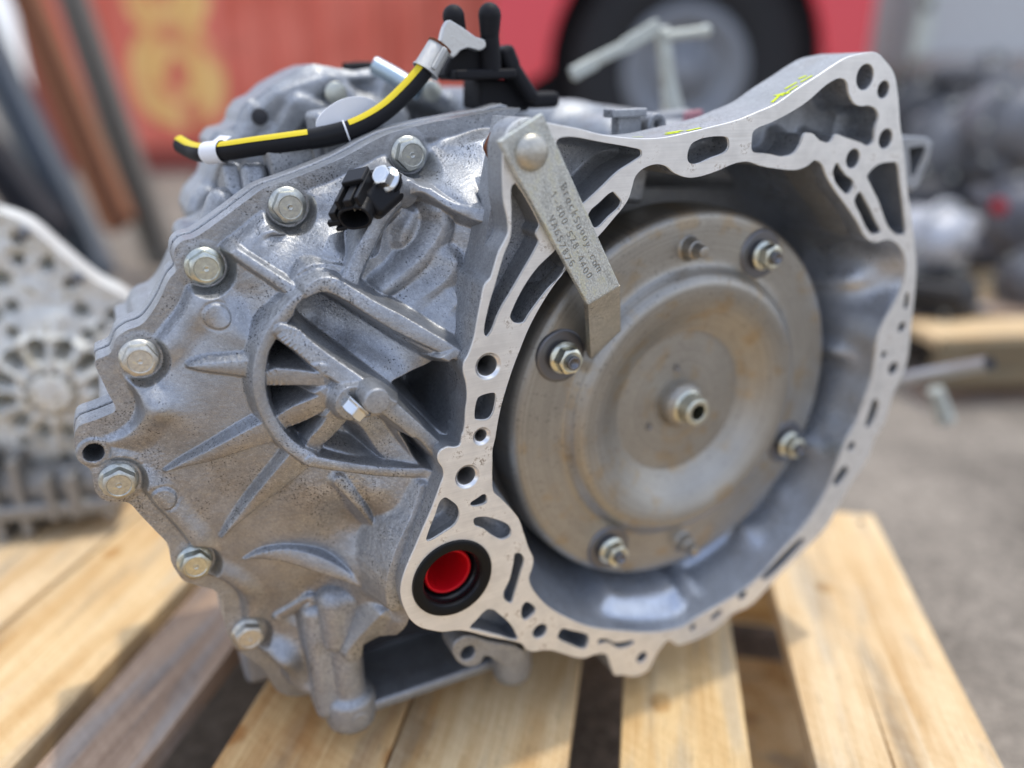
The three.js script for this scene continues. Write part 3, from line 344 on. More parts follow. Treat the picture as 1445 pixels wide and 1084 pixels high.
function casingZ(x, y) {
  const dr = polyDist(x, y, rimOpen, false);
  const sf = sdf(x, y, outS);
  let h = rbf(x, y) - 5 * sstep(14, 28, dr) * sstep(6, 34, sf);
  h += 0.25 * fbm(x * 0.045, y * 0.045, 2.2, 3);
  for (const [c, a, r] of bumps) { const q = ((x - c[0]) ** 2 + (y - c[1]) ** 2) / (r * r); if (q < 4) h += a * Math.exp(-q * 1.6); }
  for (let k = 0; k < ribs.length; k++) { const b = ribBox[k]; if (x < b[0] || x > b[1] || y < b[2] || y > b[3]) continue; h = smax(h, ribTop(x, y, ribs[k][0], ribs[k][1] * 2), ribs[k][2] * 0.6); }
  for (let k = 0; k < pits.length; k++) {
    const b = pitBox[k]; if (x < b[0] || x > b[1] || y < b[2] || y > b[3]) continue;
    const s = -sdf(x, y, pitS[k]); if (s <= 0) continue;
    const [, fl, w, ramp] = pits[k];
    if (ramp) { let a = 0, z = 0; for (const q of ramp) { const g = 1 / (160 + (x - q[0]) ** 2 + (y - q[1]) ** 2) ** 1.6; a += g; z += g * q[2]; } h = mix(h, Math.min(h, z / a), sstep(-0.5, 5.5, s)); }
    else h = mix(h, Math.min(h, fl), sstep(w < 5 ? 1.6 : 0.4, w + 3.6, s));
  }
  if (y > 40) for (const r of creases) h = smax(h, ribTop(x, y, r[0], r[1]), r[2]);
  // flat joint rim, with a step up to the body
  const rimT = sstep(8.5, 13.5, dr + 2.2 * nz(x * 0.05, y * 0.05, 4));
  h = mix(-84 + Math.min(0, 0) , h, rimT);
  for (const c of boltC) { const d = Math.hypot(x - c[0], y - c[1]); h = mix(-83.6, h, sstep(11.6, 15.5, d)); }
  for (const c of marks) { const d = Math.hypot(x - c[0], y - c[1]); const q = sstep(6.6, 7.4, d) * (1 - sstep(7.4, 9.5, d)); h += -0.5 * q + (d < 7 ? 0.7 * (1 - sstep(6, 7, d)) : 0); }
  { const d = Math.hypot(x - earHole[0], y - earHole[1]); h = mix(-83, h, sstep(7.5, 9, d)); h = mix(-112, h, sstep(4.6, 5.2, d)); }
  // ends below the back edge of the mating flange
  const thin = x < -134 && y > 126 ? sstep(126, 132, y) : 0; if (sf < 14) h = smin(h, mix(-2.6, 8, sstep(0.5, 14, sf)) - thin * 34 * (1 - sstep(-1.2, 1.4, sf)), 3);
  return h + 0.07 * fbm(x * 0.2, y * 0.2, 6.1, 2);
}
const stain = (x, y, z) => { const a = fbm(x * 0.022 + 5, y * 0.022, 1.2, 4), b = fbm(x * 0.09, y * 0.09 + 4, 7.2, 3); const k = sstep(-0.05, 0.35, a + b * 0.5) * 0.3; const v = 1 + 0.22 * b; return [v * (1 - 0.3 * k), v * (1 - 0.34 * k), v * (1 - 0.4 * k)]; };
const casingPoly = [...smoothOpen(rimLine, 4).map((p) => [p[0], p[1]]), ...casingOut.slice(rimSeatN)];
mesh('casing', field(casingPoly, 0.55, casingZ, -100, stain), M.cast, gearbox);

// joint seam and the back half of the joint flange
const rimShape = (o) => { const c = [-190, 40]; return smooth([...rimLine.filter((_, i) => i % 1 === 0), ...[[-204.8,-185.7],[-129.2,-180.9],[-121.7,-12.6],[-110.3,134.6]]], 3); };
{
  const rs = rimShape(); const shr = (k) => rs.map((p) => [p[0] + (-200 - p[0]) * k, p[1] + (40 - p[1]) * k]);
  mesh('gasket_line', extr(shr(0.022), -104, -99, 0), M.dark, gearbox);
  mesh('main_case', merge([extr(shr(-0.004), -118, -104, 1), extr(shr(0.07), -210, -117, 3)]), M.castPlain, gearbox);
}

// ---- bolts around the joint
const boltGeo = hexHead(16, 6.4, 10.4, 2.2); const boltM = [[0.66, 0.68, 0.6], [0.6, 0.61, 0.56], [0.7, 0.69, 0.63]].map((c, k) => { const m = M.zinc.clone(); m.color = lin(...c); m.roughness = 0.36 + 0.07 * k; return m; });
boltPx.forEach((p, i) => { const b = mesh('flange_bolt', boltGeo, boltM[(i * 2 + 1) % 3], gearbox); b.position.set(p[0] / 1000, p[1] / 1000, -0.0838); b.rotation.z = [0.05, 0.5, 0.0, 0.35, 0.1, 0.7, 0.25][i]; });

// ---- hub pin and hex plug
{
  const c = [-0.2297,0.0562,-0.005]; const pin = lathe([[0.05, 2.6], [6.2, 2.6], [7, 1.8], [7.4, 0], [8, -14]], 40); pin.translate(...c); mesh('centre_pin', pin, M.castPlain, gearbox);
  const hp = [-0.236,0.0508,-0.016]; const g = hexHead(13, 6, 8.4, 1.4, 0.3); const b = mesh('hex_plug', g, M.zincBlue, gearbox); b.position.set(...hp); b.quaternion.setFromUnitVectors(new THREE.Vector3(0, 0, 1), new THREE.Vector3(-0.74, -0.6, 0.05).normalize()); 
}

// ---- shaft seal with the red transport plug
{
  const seal = lathe([[25.4, -3], [25.4, 0.9], [24.8, 1.6], [22.6, 1.7], [19.6, 1.1], [18.9, 0.4], [18.5, -1], [19.4, -3], [19.6, -5], [18, -7], [17.2, -8], [17.6, -10], [16.4, -12], [16.2, -14], [16.2, -60]], 96); seal.translate(sealC[0] / 1000, sealC[1] / 1000, 0);
  const s = mesh('shaft_seal', seal, M.oily, gearbox); mesh('seal_face', lathe([[25.35, 0.95], [24.8, 1.75], [22.6, 1.9], [19.6, 1.3], [19.1, 0.6]], 96).translate(sealC[0] / 1000, sealC[1] / 1000, 0), std({ color: lin(0.006, 0.006, 0.006), roughness: 0.55 }), s);
  mesh('seal_lip', lathe([[18.9, 0.2], [18.2, -0.6], [18, -1.6], [18.6, -2.2]], 96).translate(sealC[0] / 1000, sealC[1] / 1000, 0), M.rubber, s);
  const plug = lathe([[15.8, -58], [15.6, -9], [15, -7.6], [14.2, -7], [13.4, -7.4], [13, -9], [12.6, -40], [12.2, -56], [0.05, -57]], 64); plug.translate(sealC[0] / 1000, sealC[1] / 1000, 0);
  mesh('red_plug', plug, M.red, s);
}

// ---- torque converter
const tcm = (() => {
  const prof = [[6, -36.5], [49, -37], [52.4, -36.8], [54.4, -36], [57.5, -34.4], [64, -30.5], [72, -25.2], [80, -21.6], [86, -20.4], [90, -20.8], [94, -23.2], [97, -26.6], [99.5, -29], [102, -30], [107, -30.3], [128, -30.4], [132, -31], [135, -33], [136.6, -36], [137.2, -40], [137.4, -62], [136, -68], [128, -76], [110, -92], [80, -104]];
  const pts = smoothOpen(prof.map((p) => [p[0], p[1], 0]), 4).map((p) => [p[0], p[1]]);
  const g = lathe(pts, 160); { const p = g.attributes.position, w = g.attributes.uv; for (let i = 0; i < p.count; i++) w.setXY(i, p.getX(i) / 0.29 + 0.5, p.getY(i) / 0.29 + 0.5); } return mesh('torque_converter', g, M.tc, gearbox);
})();
{
  const hub = lathe(smoothOpen([[18, -37, 0], [17.4, -34, 0], [16.2, -30, 0], [14.2, -27.4, 0], [12.2, -26.4, 0]], 3).map((p) => [p[0], p[1]]), 48);
  const snout = lathe([[12.4, -26.5], [11, -25.6], [10.6, -25], [10.2, -17], [9.6, -15.6], [8.8, -15], [6.2, -15], [5.6, -15.6], [5.5, -34]], 48);
  mesh('hub', hub, M.tc, tcm); mesh('snout', snout, M.steelNut, tcm);
  const nuts = [[-103,53.4,-18],[55.4,105,-18],[94.4,-46.4,-18],[-58.4,-98.6,-18]];
  const nutGeo = hexHead(15, 8, 10.2, 2, 0.2);
  nuts.forEach((p, i) => {
    const r = Math.hypot(p[0], p[1]), k = 116 / r, x = p[0] * k, y = p[1] * k;
    const pad = lathe([[17.5, -31], [17, -29.2], [15.5, -28.8], [0.1, -28.8]], 40); pad.translate(x / 1000, y / 1000, 0); mesh('nut_pad', pad, M.darkSteel, tcm);
    const n = mesh('flange_nut', nutGeo, M.steelNut, tcm); n.position.set(x / 1000, y / 1000, -0.0259); n.rotation.z = i * 0.4;
    const st = lathe([[4.2, -29], [4.6, -13.6], [4, -13], [2.6, -13], [2.3, -15], [0.05, -15]], 24); st.translate(x / 1000, y / 1000, 0); mesh('stud', st, M.darkSteel, tcm);
mesh('spacer', lathe([[9.6, -29], [9.6, -26.2], [9, -25.8], [4, -25.8]], 32).translate(x / 1000, y / 1000, 0), M.darkSteel, tcm);
  });
  for (const p of [[-8.2,112.2,-26],[9.6,-115.1,-26]]) {
    const g = lathe([[9, -30.4], [8.4, -29.4], [6.6, -29], [6.4, -22.8], [5.8, -22.2], [4.2, -22], [4, -15], [3.4, -14.2], [0.05, -14.2]], 32); g.translate(p[0] / 1000, p[1] / 1000, 0); mesh('locating_peg', g, M.tc, tcm);
  }
  for (const p of [[-4.7,27,-36.5],[-25.1,-13.9,-36.5]]) { const g = lathe([[2.6, -36.6], [2, -36.2], [1.6, -37.5], [0.05, -37.6]], 20); g.translate(p[0] / 1000, p[1] / 1000, 0.0003); mesh('dimple', g, M.darkSteel, tcm); }
}

// ---- stamped retaining strap
{
  const Q = [[-137.4,197.6],[-161.9,184.8],[-106.5,95.2],[-85.4,103.9]], lo = [[-84.2,49.9,-24],[-62.5,63.1,-24]];
  const W = 512, H = 1024; const cv = document.createElement('canvas'); cv.width = H; cv.height = W; const cx = cv.getContext('2d');
  cx.fillStyle = '#fff'; cx.fillRect(0, 0, H, W); cx.fillStyle = '#000'; cx.textBaseline = 'middle';
  const L1 = ['B','r','o','c','k','S','u','o','o','y','.','c','o','m'].join('');
  const write = (t, x0, x1, y, px) => { cx.font = px + 'px sans-serif'; const k = (x1 - x0) / t.length; [...t].forEach((ch, i) => { cx.save(); cx.translate(x0 + k * (i + 0.5), y + (((i * 7919) % 13) - 6) * 1.2); cx.rotate((((i * 31) % 7) - 3) * 0.03); cx.scale(0.56, 1); cx.textAlign = 'center'; cx.fillText(ch, 0, 0); cx.restore(); }); };
  write(L1, 370, 905, 105, 96); write('1-800-528-4400', 370, 905, 235, 94); write('VA6S7876', 470, 780, 355, 94);
  const im = cx.getImageData(0, 0, H, W).data; const eng = (u, v) => { const i = Math.min(H - 1, Math.floor(u * H)), j = Math.min(W - 1, Math.floor(v * W)); return im[4 * (j * H + i)] / 255; };
  const blurE = (u, v) => { let s = 0; for (let q = -1; q <= 1; q++) for (let p = -1; p <= 1; p++) s += eng(clamp(u + p * 1.5 / H), clamp(v + q * 1.5 / W)); return s / 9; };
  const sCol = dataTex(H, W, (u, v, i, j) => { const e = blurE(u, 1 - v), m = fbm(u * 8, v * 4, 3.1, 5), p = fbm(u * 90, v * 28, 4.1, 3), d = sstep(0.05, 0.35, m + p * 0.4); let c = 0.84 + m * 0.22 + p * 0.3 + (grain(i, j) - 0.5) * 0.25; c *= mix(0.87, 1, e); return [c * (1 - 0.08 * d), c * (1 - 0.09 * d), c * (1 - 0.15 * d)]; }, true);
  const sBump = dataTex(H, W, (u, v, i, j) => { const e = blurE(u, 1 - v), p = fbm(u * 50, v * 25, 4.1, 3); const c = 0.15 + 0.6 * e + p * 0.14 + (grain(i, j) - 0.5) * 0.08; return [c, c, c]; }, false);
  M.strap = std({ color: lin(0.78, 0.8, 0.74), metalness: 0.45, roughness: 0.52, map: sCol, bumpMap: sBump, bumpScale: 0.0022 });
  M.strap2 = std({ color: lin(0.62, 0.6, 0.53), metalness: 0.9, roughness: 0.45, map: castCol, bumpMap: castBump, bumpScale: 0.0003 });
  const g1 = extr(Q, 1, 5, 0.7, [], 2), B = Q[1], U = [Q[2][0] - B[0], Q[2][1] - B[1]], UL = Math.hypot(...U), Vd = [Q[0][0] - B[0], Q[0][1] - B[1]], VL = Math.hypot(...Vd);
  const uv = g1.attributes.uv, p = g1.attributes.position; for (let i = 0; i < p.count; i++) { const x = p.getX(i) * 1000 - B[0], y = p.getY(i) * 1000 - B[1]; uv.setXY(i, (x * U[0] + y * U[1]) / UL / UL, (x * Vd[0] + y * Vd[1]) / VL / VL); }
  const s = mesh('retaining_strap', g1, M.strap, gearbox);
  // lower leg folds back towards the converter
  const a0 = [Q[2][0], Q[2][1], 5], a1 = [Q[3][0], Q[3][1], 5], b0 = lo[0], b1 = lo[1]; const nrm = V3(b0).sub(V3(a0)).cross(V3(a1).sub(V3(a0))).normalize().multiplyScalar(-4); if (nrm.z > 0) nrm.negate();
  const P8 = [a0, a1, b1, b0].map((q) => new THREE.Vector3(q[0], q[1], q[2])), Pb = P8.map((q) => q.clone().add(nrm)); const all = [...P8, ...Pb].map((q) => q.multiplyScalar(0.001));
  const g2 = new THREE.BufferGeometry().setFromPoints(all); g2.setIndex([0, 1, 2, 0, 2, 3, 4, 6, 5, 4, 7, 6, 0, 4, 5, 0, 5, 1, 1, 5, 6, 1, 6, 2, 2, 6, 7, 2, 7, 3, 3, 7, 4, 3, 4, 0]); const g3 = g2.toNonIndexed(); g3.computeVertexNormals(); const q = g3.attributes.position; const u2 = new Float32Array(q.count * 2); for (let i = 0; i < q.count; i++) { u2[2 * i] = q.getX(i); u2[2 * i + 1] = q.getY(i) + q.getZ(i); } g3.setAttribute('uv', new THREE.BufferAttribute(u2, 2));
  mesh('folded_leg', g3, M.strap2, s);
  const bc = [[-143.8,179.2]][0];
  const dome = lathe([[9.4, 5], [9.4, 5.7], [9, 6.8], [7.8, 8.4], [6, 9.6], [3.6, 10.4], [0.05, 10.7]].map((r) => r), 48); dome.translate(bc[0] / 1000, bc[1] / 1000, 0); mesh('dome_bolt', dome, M.strap2, s);
  const shank = lathe([[4.6, -20], [4.6, -47], [4, -49], [0.05, -49.4]], 24); shank.translate(bc[0] / 1000 + 0.002, bc[1] / 1000, 0); mesh('bolt_shank', shank, M.castPlain, s);
  const nut = mesh('rusty_nut', hexHead(18, 9, 11.5, 1.6, 0.2), M.rust, s); nut.rotation.y = Math.PI; nut.position.set(bc[0] / 1000, bc[1] / 1000, -0.0215);
  const wash = lathe([[5, -18.1], [12.4, -18.1], [12.4, -21.4], [5, -21.4]], 36); wash.translate(bc[0] / 1000, bc[1] / 1000, 0); mesh('washer', wash, M.darkSteel, s);
}

// ---- foot, second foot, sump front
{
  const f = [-0.2478,-0.2,-0.053];
  const c = [f[0], f[2]]; // x, z of the foot axis
  const foot = new THREE.LatheGeometry([[0.05, -199], [13, -199], [16, -196.5], [17, -193], [17, -178], [15.6, -174.6], [12.6, -173], [11.2, -171], [11, -150], [11, -112]].map((p) => new THREE.Vector2(p[0] / 1000, p[1] / 1000)), 48); foot.translate(c[0], 0, c[1] - 0.004);
  mesh('foot', foot, M.castPlain, gearbox);
  mesh('foot_web', merge([beam([c[0] - 0.012, -0.19, c[1] - 0.013], [c[0] - 0.014, -0.1, c[1] - 0.02], 0.022, 0.034, 0.008, [0, 0, 1]), new RoundedBoxGeometry(0.034, 0.05, 0.05, 4, 0.011).translate(c[0] + 0.002, -0.112, c[1] - 0.018), beam([c[0], -0.15, c[1] - 0.012], [c[0] + 0.002, -0.1, c[1] - 0.016], 0.024, 0.022, 0.009, [0, 0, 1])]), M.castPlain, gearbox);
const mk = lathe([[0.05, 0.5], [5, 0.5], [5.6, 0]], 28); mk.translate(c[0] + 0.002, -0.186, c[1] + 0.013); mesh('ejector_mark', mk, M.castPlain, gearbox);
  const f2 = [-0.1322,-0.1825,-0.04];
  const g2 = new THREE.LatheGeometry([[0.0005, -0.195], [0.009, -0.195], [0.013, -0.192], [0.0145, -0.186], [0.0145, -0.16]].map((p) => new THREE.Vector2(p[0], p[1])), 40); g2.translate(f2[0], 0, f2[2]); mesh('foot', g2, M.castPlain, gearbox);
  mesh('sump', merge([new RoundedBoxGeometry(0.13, 0.009, 0.15, 3, 0.003).translate(-0.185, -0.1905, -0.126), new RoundedBoxGeometry(0.19, 0.11, 0.1, 3, 0.006).translate(-0.213, -0.14, -0.165), new RoundedBoxGeometry(0.2, 0.09, 0.16, 3, 0.006).translate(-0.07, -0.13, -0.2), new RoundedBoxGeometry(0.066, 0.045, 0.15, 2, 0.004).translate(-0.207, -0.083, -0.125)]), M.castPlain, gearbox);
  // lug with a hole below the seal
  const lug = [[-186.5,-124.9],[-178.9,-122.1],[-161.2,-133.3],[-140,-146.7],[-135.5,-156.3],[-145.4,-160.3],[-156.1,-152.4],[-161.4,-146.2],[-165.5,-144.5],[-168.7,-148.6],[-177,-148.3],[-184.5,-141.2],[-187.7,-131.9]]; const lh = [[-177.2,-136.5]][0];
  mesh('seal_lug', extr(smooth(lug, 4), -34, -14, 1.2, [circ(lh[0], lh[1], 5.2)]), M.castPlain, gearbox);
  const boss = lathe([[sealR, -34], [sealR + 8.4, -34], [sealR + 7, -12], [sealR + 5, -8]], 72); boss.translate(sealC[0] / 1000, sealC[1] / 1000, 0); mesh('seal_boss', boss, M.castPlain, gearbox);
}

// ---- yellow-green paint pen strokes on top of the flange
{
  const pm = std({ color: lin(0.62, 0.72, 0.02), roughness: 0.6 });
  const onTop = (u0, u1, z0, z1) => { const A = nearIdx(u0), B = nearIdx(u1), n = 10, pos = [], idx = []; for (let i = 0; i <= n; i++) { const f = A + (B - A) * i / n, k = Math.floor(f), p = outS[k], q = outS[(k + 1) % outS.length], r = f - k, x = mix(p[0], q[0], r), y = mix(p[1], q[1], r); const tx = q[0] - p[0], ty = q[1] - p[1], l = Math.hypot(tx, ty) || 1, nx = -ty / l, ny = tx / l, sgn = ny > 0 ? 1 : -1; for (const e of [0, 1]) { const zz = mix(z0[0], z1[0], i / n) + (e ? z1[1] : 0) * 1; pos.push((x + sgn * nx * 0.25) / 1000, (y + sgn * ny * 0.25) / 1000, zz / 1000); } } for (let i = 0; i < n; i++) idx.push(2 * i, 2 * i + 1, 2 * i + 2, 2 * i + 2, 2 * i + 1, 2 * i + 3); const g = new THREE.BufferGeometry(); g.setAttribute('position', new THREE.Float32BufferAttribute(pos, 3)); g.setAttribute('uv', new THREE.Float32BufferAttribute(new Float32Array(pos.length / 3 * 2), 2)); g.setIndex(idx); g.computeVertexNormals(); return g; };
  const q = (a, b) => [[[25.5,201.4]][0], [[54.9,216.4]][0]].reduce((s, e) => [mix(s[0], e[0], a), mix(s[1], e[1], a)]);
  const w = (a) => [[[-72.9,183.7]][0], [[-26.5,188.2]][0]].reduce((s, e) => [mix(s[0], e[0], a), mix(s[1], e[1], a)]);
  const marks = [[q(0.0), q(0.14), [-6], [-8, 2.4]], [q(0.2), q(0.5), [-5], [-4, 1.6]], [q(0.22), q(0.3), [-12], [-6, 6]], [q(0.4), q(0.75), [-10], [-9, 2]], [q(0.5), q(0.57), [-14], [-8, 6]], [q(0.66), q(0.95), [-6], [-5, 1.8]], [q(0.8), q(0.92), [-12], [-10, 2.6]], [w(0.02), w(0.2), [-12], [-11, 2]], [w(0.45), w(0.62), [-10], [-7, 3]], [w(0.7), w(0.98), [-6], [-5, 3]], [w(0.6), w(0.7), [-14], [-10, 4]]];
  for (const m of marks) mesh('paint_mark', onTop(...m), pm, gearbox);
}
// ---- speed sensor on the casing
{
  const c = [-0.2232,0.1445,-0.045], ax = new THREE.Vector3(-0.557, -0.47, 0.756).normalize(), X0 = new THREE.Vector3(0.86, 0.36, 0.36), Y0 = new THREE.Vector3().crossVectors(ax, X0).normalize(); X0.crossVectors(Y0, ax).normalize();
  const s = new THREE.Group(); s.name = 'speed_sensor'; gearbox.add(s); s.applyMatrix4(new THREE.Matrix4().makeBasis(X0, Y0, ax)); s.position.set(...c); s.scale.setScalar(1.08);
  const oval = (a, b, n = 40) => Array.from({ length: n }, (_, i) => { const t = (i / n) * 2 * Math.PI, q = Math.cos(t), w = Math.sin(t); return [a * Math.sign(q) * Math.abs(q) ** 0.75, b * Math.sign(w) * Math.abs(w) ** 0.75]; });
  mesh('connector_shell', merge([extr(oval(8.6, 6.4), -20, 0, 0.5, [oval(7.2, 5)]), extr(oval(8.6, 6.4), -34, -20, 1), new RoundedBoxGeometry(0.0045, 0.0045, 0.022, 2, 0.0008).translate(0, 0.0078, -0.012), new RoundedBoxGeometry(0.002, 0.006, 0.024, 2, 0.0005).translate(0.0055, 0.0078, -0.013), new RoundedBoxGeometry(0.002, 0.006, 0.024, 2, 0.0005).translate(-0.0055, 0.0078, -0.013), new RoundedBoxGeometry(0.012, 0.003, 0.012, 2, 0.0008).translate(0, 0.0112, -0.02)]), M.black, s);
  mesh('terminal', merge([-3, 0, 3].map((k) => new RoundedBoxGeometry(0.0008, 0.0022, 0.009, 1, 0.0002).translate(k / 1000, 0, -0.013))), M.zincBlue, s);
  mesh('locking_tab', merge([new RoundedBoxGeometry(0.004, 0.008, 0.014, 2, 0.0008).translate(-0.0112, 0.001, -0.008), new RoundedBoxGeometry(0.007, 0.003, 0.003, 2, 0.0006).translate(-0.0125, -0.001, -0.002), new RoundedBoxGeometry(0.006, 0.002, 0.006, 2, 0.0005).translate(-0.0098, -0.0045, -0.003)]), M.black, s);
  const arm = [[-0.2137,0.148,-0.05],[-0.1965,0.1593,-0.054]]; mesh('sensor_arm', merge([beam(arm[0], arm[1], 0.016, 0.013, 0.004, [0, 0.4, 0.9]), bar([-0.2022,0.1621,-0.052], [-0.1924,0.1548,-0.062], 0.0085, 0.0085, 28)]), M.black, gearbox);
  const b = mesh('sensor_bolt', hexHead(10, 6, 7.4, 1.6, 0.1), M.zincBlue, gearbox); b.position.set(...[-0.202,0.163,-0.05]); b.quaternion.setFromUnitVectors(new THREE.Vector3(0, 0, 1), new THREE.Vector3(-0.72, 0.5, 0.5).normalize());
  const post = bar([-0.1996,0.1597,-0.052], [-0.1889,0.1544,-0.06], 0.0076, 0.0086, 28); mesh('sensor_post', post, M.castPlain, gearbox);
}
// ---- rear end cover and blocks of the main case
{
  const out = [[-293.3,131],[-291.3,119.7],[-278.5,111.3],[-219.7,109],[-143.8,102.9],[-57.9,113.3],[-44.8,168.5],[-63.4,190.3],[-93,203.4],[-121,214.3],[-137.1,219.5],[-152.9,223.2],[-168.6,220.7],[-183.8,222],[-198.4,224.6],[-208.9,220.9],[-227.1,211.8],[-235.9,204.6],[-245.1,201],[-251,194.3],[-253.3,187.6],[-257.4,184],[-267.2,181.9],[-272.5,176.2],[-272.8,163.8],[-277.7,151.4],[-289.2,140.7]];
  const rr = [
    [[[-247.5,193,-212,7],[-233.1,206.4,-206,6],[-206.2,219.8,-204,6],[-161.1,220.2,-206,5]], 1.6, 4], [[[-246.5,179.5,-208,5],[-223.1,202,-200,5],[-188.4,213.1,-200,4]], 1.6, 4], [[[-230.2,172.3,-204,5],[-212.6,197.5,-196,5],[-190.7,192.6,-198,4]], 1.6, 4],
    [[[-248.4,190.9,-208,9],[-246.4,190.9,-206,9]], 2, 4], [[[-270.3,175.4,-212,6],[-256.6,179.7,-208,6],[-233.7,181.6,-205,4]], 1.6, 4], [[[-288.2,132.4,-205,9],[-280.5,136.7,-208,8]], 1.6, 4], [[[-274.3,142.7,-215,4],[-258.5,168.6,-205,5],[-248.5,175.1,-205,5]], 1.5, 4], [[[-256.7,137.2,-212,5],[-245.5,161.1,-205,6],[-234.5,174.7,-205,5]], 1.5, 4],
    [[[-161.1,220.2,-206,6],[-142.8,210.9,-200,6],[-115.2,206.1,-202,7]], 1.6, 4], [[[-188.4,213.1,-200,4],[-175.9,197.1,-196,6],[-145.5,187.2,-196,8]], 1.5, 4], [[[-142.5,215.6,-200,5],[-155.4,196.9,-196,5]], 1.5, 4], [[[-110.4,206.1,-200,8],[-77.4,185.9,-198,9]], 1.3, 5]];
  mesh('rear_cover', field(out, 1.6, (x, y, s) => { let h = -222 + 6 * sstep(0, 20, -s) + 3 * fbm(x * 0.03, y * 0.03, 3, 3); for (const r of rr) h = smax(h, ribTop(x, y, r[0], r[1]), r[2] * 1.5); return h - 5 * (1 - sstep(0, 5, -s)); }, -270), M.castPlain, gearbox);
  const dot = (x, y, z, r) => lathe([[0.05, z + 0.6], [r, z + 0.6], [r + 0.6, z - 2]], 24).translate(x / 1000, y / 1000, 0);
  const dh = [[-239.3,191,-199],[-188.7,205.5,-192],[-117.5,207.1,-196]]; for (const p of dh.slice(1)) mesh('cover_bolt', dot(p[0], p[1], p[2], 7), M.zinc, gearbox); mesh('cover_hole', dot(dh[0][0], dh[0][1], dh[0][2] - 2, 5), M.dark, gearbox);
  mesh('case_block', merge([beam([-0.2487,0.1623,-0.14], [-0.2205,0.1671,-0.14], 0.03, 0.02, 0.003, [0, 0, 1]), beam([-0.216,0.1752,-0.15], [-0.1809,0.1807,-0.15], 0.04, 0.03, 0.004, [0, 0, 1])]), M.castPlain, gearbox);
  mesh('case_lump', merge([beam([-0.2855,0.1358,-0.165], [-0.27,0.1283,-0.16], 0.04, 0.05, 0.012, [0, 0, 1]), beam([-0.2565,0.1609,-0.16], [-0.2568,0.1359,-0.15], 0.016, 0.04, 0.005, [0, 0, 1]), beam([-0.268,0.1605,-0.17], [-0.2674,0.1352,-0.16], 0.012, 0.04, 0.004, [0, 0, 1])]), M.castPlain, gearbox);
  mesh('blue_pipe', tube([[-0.1617,0.2235,-0.19],[-0.1493,0.2154,-0.18],[-0.137,0.2063,-0.17]], 0.006, 20, 12), std({ color: lin(0.42, 0.52, 0.58), metalness: 0.7, roughness: 0.4 }), gearbox);
  mesh('cover_gasket', tube([[-0.1765,0.2216,-0.214],[-0.1636,0.2226,-0.214],[-0.1453,0.2223,-0.214]], 0.004, 16, 10), M.blackMatt, gearbox);
}
